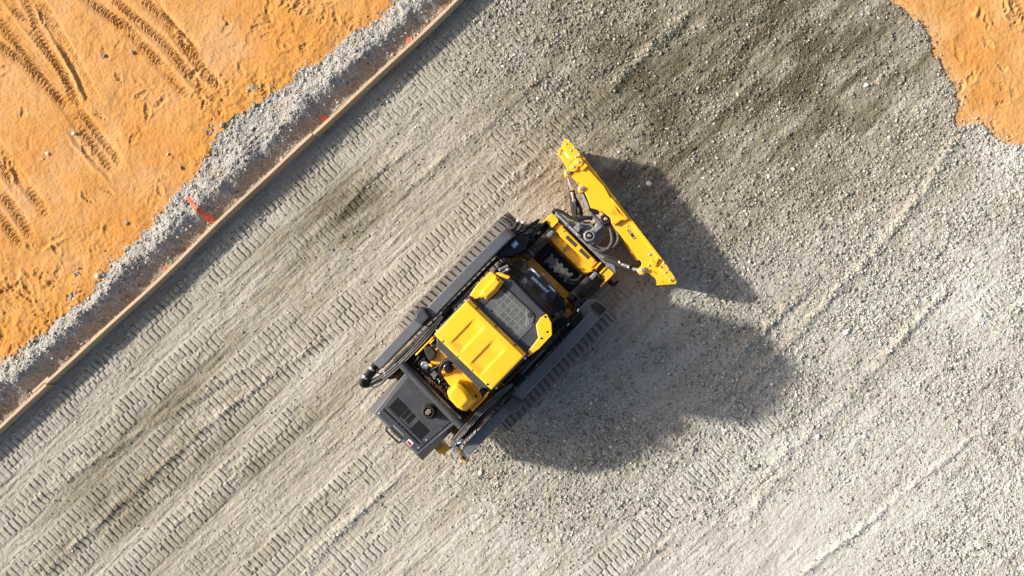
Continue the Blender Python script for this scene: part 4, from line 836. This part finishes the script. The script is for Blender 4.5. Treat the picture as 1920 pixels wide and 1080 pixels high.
mb = MB(); mb.prism([(1.748, 1.058), (1.765, 1.062), (1.822, 1.09), (1.80, 1.115), (1.775, 1.10)], .40, .735); P(mb, 'wing_hook', YEL, blade, .004)
wr = [(1.705, -.945), (1.639, -1.246), (1.621, -1.284), (1.595, -1.302), (1.415, -1.145), (1.421, -1.107), (1.452, -1.05), (1.444, -.972), (1.430, -.91), (1.39, -.893), (1.350, -.875), (1.337, -.845), (1.345, -.80), (1.375, -.785), (1.44, -.79), (1.478, -.765), (1.60, -.90), (1.67, -.925)]
mb = MB(); mb.prism(wr, .68, .72); P(mb, 'end_wing', YEL, blade, .006)
mb = MB(); mb.prism([(1.700, -.95), (1.635, -1.25), (1.595, -1.295), (1.56, -1.27), (1.60, -1.23), (1.655, -.95)], .02, .70); P(mb, 'wing_face', YEL, blade, .006)
mb = MB(); mb.prism([(1.700, -.955), (1.637, -1.25), (1.55, -1.235), (1.575, -.985)], .715, .735); P(mb, 'wing_plate', YEL, blade, .005)
mb = MB(); mb.prism([(1.418, -1.14), (1.44, -1.12), (1.60, -1.285), (1.592, -1.305)], .45, .728); P(mb, 'wing_hook', YEL, blade, .004)
mb = MB(); mb.prism([(1.60, -.80), (1.665, -.84), (1.655, -.93), (1.585, -.94), (1.575, -.86)], .66, .675); mb.box(1.555, 1.60, -.93, -.83, .68, .76); mb.prism([(1.61, -.86), (1.665, -.875), (1.66, -.90), (1.60, -.915)], .68, .765); P(mb, 'wing_hinge', YEL, blade, .006)
mb = MB()
for x, y in ((1.85, .794), (1.755, .796)): mb.lathe((x, y), [(.062, .70), (.062, .775), (.052, .785)], 24)
mb.prism([(1.72, .74), (1.90, .74), (1.90, .80), (1.72, .80)], .70, .765); mb.prism([(1.80, .68), (1.90, .67), (1.905, .72), (1.81, .72)], .70, .78)
P(mb, 'wing_hinge', YEL, blade, .005)
mb = MB()
for x, y in ((1.647, .805), (1.623, .519), (1.40, -.843)): mb.lathe((x, y), [(.050, .60), (.050, .748), (.044, .755)], 22)
mb.prism([(1.63, .76), (1.72, .74), (1.74, .84), (1.66, .85)], .66, .745)
P(mb, 'pivot_ear', YEL, blade, .004)
for x, y, z in ((1.647, .805, .755), (1.623, .519, .755), (1.405, -.845, .755)):
    mb = MB(); mb.prism(rounded([(x - .032, y - .020), (x + .032, y - .026), (x + .034, y + .018), (x - .028, y + .028)], .018), z - .01, z + .025); P(mb, 'pivot_pin', STL, blade, .006)
for x, y in ((1.974, 1.089), (1.919, 1.093), (1.96, .978), (1.898, .984), (1.938, .860), (1.880, .872), (1.676, -.985), (1.612, -.990), (1.652, -1.096), (1.599, -1.088), (1.632, -1.217), (1.576, -1.209)): bolt(x, y, .736, .013, blade, STL, .012)
for x, y, z in ((1.85, .794, .785), (1.755, .796, .785), (1.633, -.768, .685), (1.514, -.863, .72), (1.70, -.277, .685)): bolt(x, y, z, .015 if x != 1.70 else .01, blade, STL, .014)
mb = MB(); mb.prism([(1.835, 1.028), (1.822, .935), (1.80, .938), (1.813, 1.031)], .715, .7225); P(mb, 'serial_plate', WHT, blade, 0)
mb = MB()
for pts in ([(1.50, -1.02), (1.508, -1.02), (1.505, -.965), (1.498, -.965)], [(1.475, -1.19), (1.482, -1.19), (1.495, -1.13), (1.488, -1.13)]): mb.prism(pts, .715, .7225)
P(mb, 'slot', BLK, blade, 0)
# model plate with its lettering
st = [(1.652, -.318), (1.688, -.326), (1.667, -.478), (1.629, -.470)]
mb = MB(); mb.prism(st, .68, .6872); P(mb, 'model_plate', BLK, blade, 0)
dx_ = Vector((1.648, -.474, 0)) - Vector((1.670, -.322, 0)); c0 = Vector((1.670, -.322, .688)); 
for txt, f_, mt, s_ in (('S', .14, WHT, .040), ('G', .33, WHT, .040), ('- -', .57, ORL, .040), ('A', .85, WHT, .040)):
    p = c0 + dx_ * f_; lettering('plate_letter', txt, s_, mt, blade, (p.x, p.y, .688), dx_, (0, 0, 1), 'CENTER', .95, thick=.0006)
# c-frame between coupler and blade
mb = MB(); mb.prism([(1.13, .50), (1.185, .47), (1.185, -.50), (1.13, -.53)], .14, .50); fr_ = P(mb, 'blade_frame', GRY, blade, .01)
mb = MB(); mb.prism([(1.17, .30), (1.30, .28), (1.42, .14), (1.40, -.15), (1.20, -.17), (1.17, -.20)], .20, .46); mb.prism([(1.40, .10), (1.66, .06), (1.66, -.08), (1.40, -.10)], .12, .36); P(mb, 'frame_block', CST, blade, .015)
mb = MB(); mb.prism([(1.33, .17), (1.405, .11), (1.39, -.121), (1.215, -.125), (1.19, .042), (1.26, .16)], .45, .53); P(mb, 'pivot_block', GRY, blade, .012)
mb = MB(); mb.prism([(1.22, -.055), (1.24, .065), (1.42, .040), (1.58, .05), (1.58, -.045), (1.42, -.030)], .53, .60); P(mb, 'pivot_link', CST, blade, .012)
for x, y, r_, z in ((1.251, .005, .078, .64), (1.562, .003, .072, .70)):
    mb = MB(); mb.lathe((x, y), [(r_, .50), (r_, z), (r_ - .012, z + .012), (r_ - .024, z + .012), (r_ - .026, z - .01), (.001, z - .01)], 28); P(mb, 'link_eye', CST if x < 1.5 else BLKD, blade, 0, 40)
    mb = MB(); mb.lathe((x, y), [(r_ * .62, z - .015), (r_ * .62, z + .004), (r_ * .5, z + .008)], 24); P(mb, 'eye_seal', BLK, blade, 0, 40)
    mb = MB(); mb.lathe((x, y), [(.024, z), (.024, z + .022), (.016, z + .03)], 16); P(mb, 'eye_bolt', STL, blade, 0, 40)
mb = MB(); mb.prism([(1.40, .045), (1.47, .06), (1.49, -.035), (1.41, -.035)], .60, .64); mb.cyl((1.43, .055, .64), (1.46, -.02, .64), .018, 10); P(mb, 'link_collar', STL, blade, .006)
mb = MB(); mb.tube([(1.56, .0, .18), (1.56, .0, .66)], .05, 16); P(mb, 'pivot_post', YEL, blade, .004)
mb = MB(); mb.box(1.185, 1.285, .148, .240, .46, .62); mb.box(1.20, 1.235, .155, .20, .62, .65); mb.box(1.245, 1.275, .185, .23, .62, .64); P(mb, 'valve_block', GRY, blade, .008)
# cylinders
mb = MB(); mb.tube([(1.640, .795, .66), (1.535, .612, .62)], .020, 12); P(mb, 'angle_rod', STL, blade, 0)
mb = MB(); mb.tube([(1.535, .612, .62), (1.505, .572, .61), (1.50, .565, .61), (1.30, .31, .52)], [.040, .040, .046, .046], 16); P(mb, 'angle_cylinder', BLKD, blade, .003)
mb = MB(); mb.tube([(1.51, .59, .665), (1.43, .47, .64)], .018, 8); mb.cyl((1.45, .50, .64), (1.44, .48, .67), .025, 10); P(mb, 'cylinder_port', STL, blade, .003)
for hp, r_, mt in (([(1.47, .525, .64), (1.42, .43, .64), (1.33, .33, .60), (1.33, .25, .58), (1.42, .19, .58), (1.45, .14, .56)], .022, HOSE), ([(1.50, .53, .56), (1.46, .40, .56), (1.40, .30, .54), (1.30, .24, .52)], .026, HOSE), ([(1.35, .32, .60), (1.37, .24, .62), (1.45, .16, .60)], .03, HOSE)):
    mb = MB(); mb.tube(curve_pts(hp), r_, 9); P(mb, 'hose', mt, blade, 0)
mb = MB(); mb.tube([(1.615, .495, .62), (1.515, .245, .60)], .036, 4); P(mb, 'tilt_strut', GRY, blade, .006)
mb = MB(); mb.tube(curve_pts([(1.515, .245, .60), (1.49, .175, .58), (1.50, .12, .56), (1.49, .06, .54)], 4), .026, 12); P(mb, 'tilt_rod', STL, blade, 0)
mb = MB(); mb.prism([(1.53, .29), (1.585, .22), (1.58, .12), (1.53, .14), (1.49, .25)], .54, .66); P(mb, 'strut_clamp', BLK, blade, .008)
mb = MB(); mb.tube([(1.395, -.83, .66), (1.33, -.73, .63)], .022, 12); P(mb, 'angle_rod', STL, blade, 0)
mb = MB(); mb.tube([(1.33, -.73, .63), (1.315, -.70, .62), (1.20, -.36, .50)], [.036, .044, .044], 16); P(mb, 'angle_cylinder', BLKD, blade, .003)
mb = MB(); mb.prism([(1.42, -.79), (1.45, -.87), (1.385, -.915), (1.335, -.87), (1.36, -.80)], .66, .735); P(mb, 'rod_eye', CST, blade, .008)
mb = MB(); mb.cyl((1.31, -.67, .66), (1.275, -.58, .64), .022, 10); mb.cyl((1.30, -.69, .67), (1.325, -.66, .66), .018, 8); mb.cyl((1.27, -.56, .64), (1.29, -.52, .62), .014, 8); P(mb, 'cylinder_port', STL, blade, .003)
for hp, r_, mt in (([(1.17, -.06, .56), (1.18, -.17, .58), (1.23, -.26, .58), (1.31, -.295, .58), (1.42, -.265, .58), (1.50, -.17, .58), (1.565, -.06, .56)], .020, GHOSE), ([(1.22, -.15, .52), (1.27, -.26, .54), (1.36, -.325, .56), (1.47, -.325, .56), (1.55, -.25, .57), (1.595, -.13, .56)], .020, GHOSE), ([(1.19, -.22, .48), (1.22, -.34, .56), (1.27, -.45, .60), (1.29, -.55, .62)], .022, HOSE), ([(1.17, -.26, .46), (1.17, -.38, .52), (1.22, -.50, .56)], .018, HOSE)):
    mb = MB(); mb.tube(curve_pts(hp), r_, 9); P(mb, 'hose', mt, blade, 0)
for k, (a_, b_) in enumerate((((1.165, .56, .52), (1.165, .10, .54)), ((1.195, .55, .50), (1.20, .14, .50)), ((1.15, .30, .53), (1.15, -.15, .53)))):
    mb = MB(); mb.tube([a_, b_], .015, 8); P(mb, 'pipe', STL if k == 0 else GRY, blade, 0)
mb = MB(); mb.cyl((1.165, .36, .545), (1.165, .32, .545), .022, 10); mb.cyl((1.16, .14, .545), (1.16, .09, .545), .024, 10); P(mb, 'pipe_fitting', STL, blade, .002)
mb = MB(); mb.tube(curve_pts([(1.14, .58, .50), (1.18, .60, .53), (1.23, .52, .54), (1.26, .38, .54), (1.30, .26, .56)], 5), .024, 9); P(mb, 'hose', HOSE, blade, 0)
mb = MB(); mb.prism([(1.13, -.40), (1.185, -.28), (1.22, -.30), (1.22, -.52), (1.15, -.62), (1.10, -.60)], .30, .52); P(mb, 'hose_bracket', GRY, blade, .008)
mb = MB(); mb.box(1.00, 1.06, -.72, -.62, .14, .22); mb.box(1.03, 1.12, -.74, -.70, .14, .24); P(mb, 'wear_pad', BLKD, blade, .008)
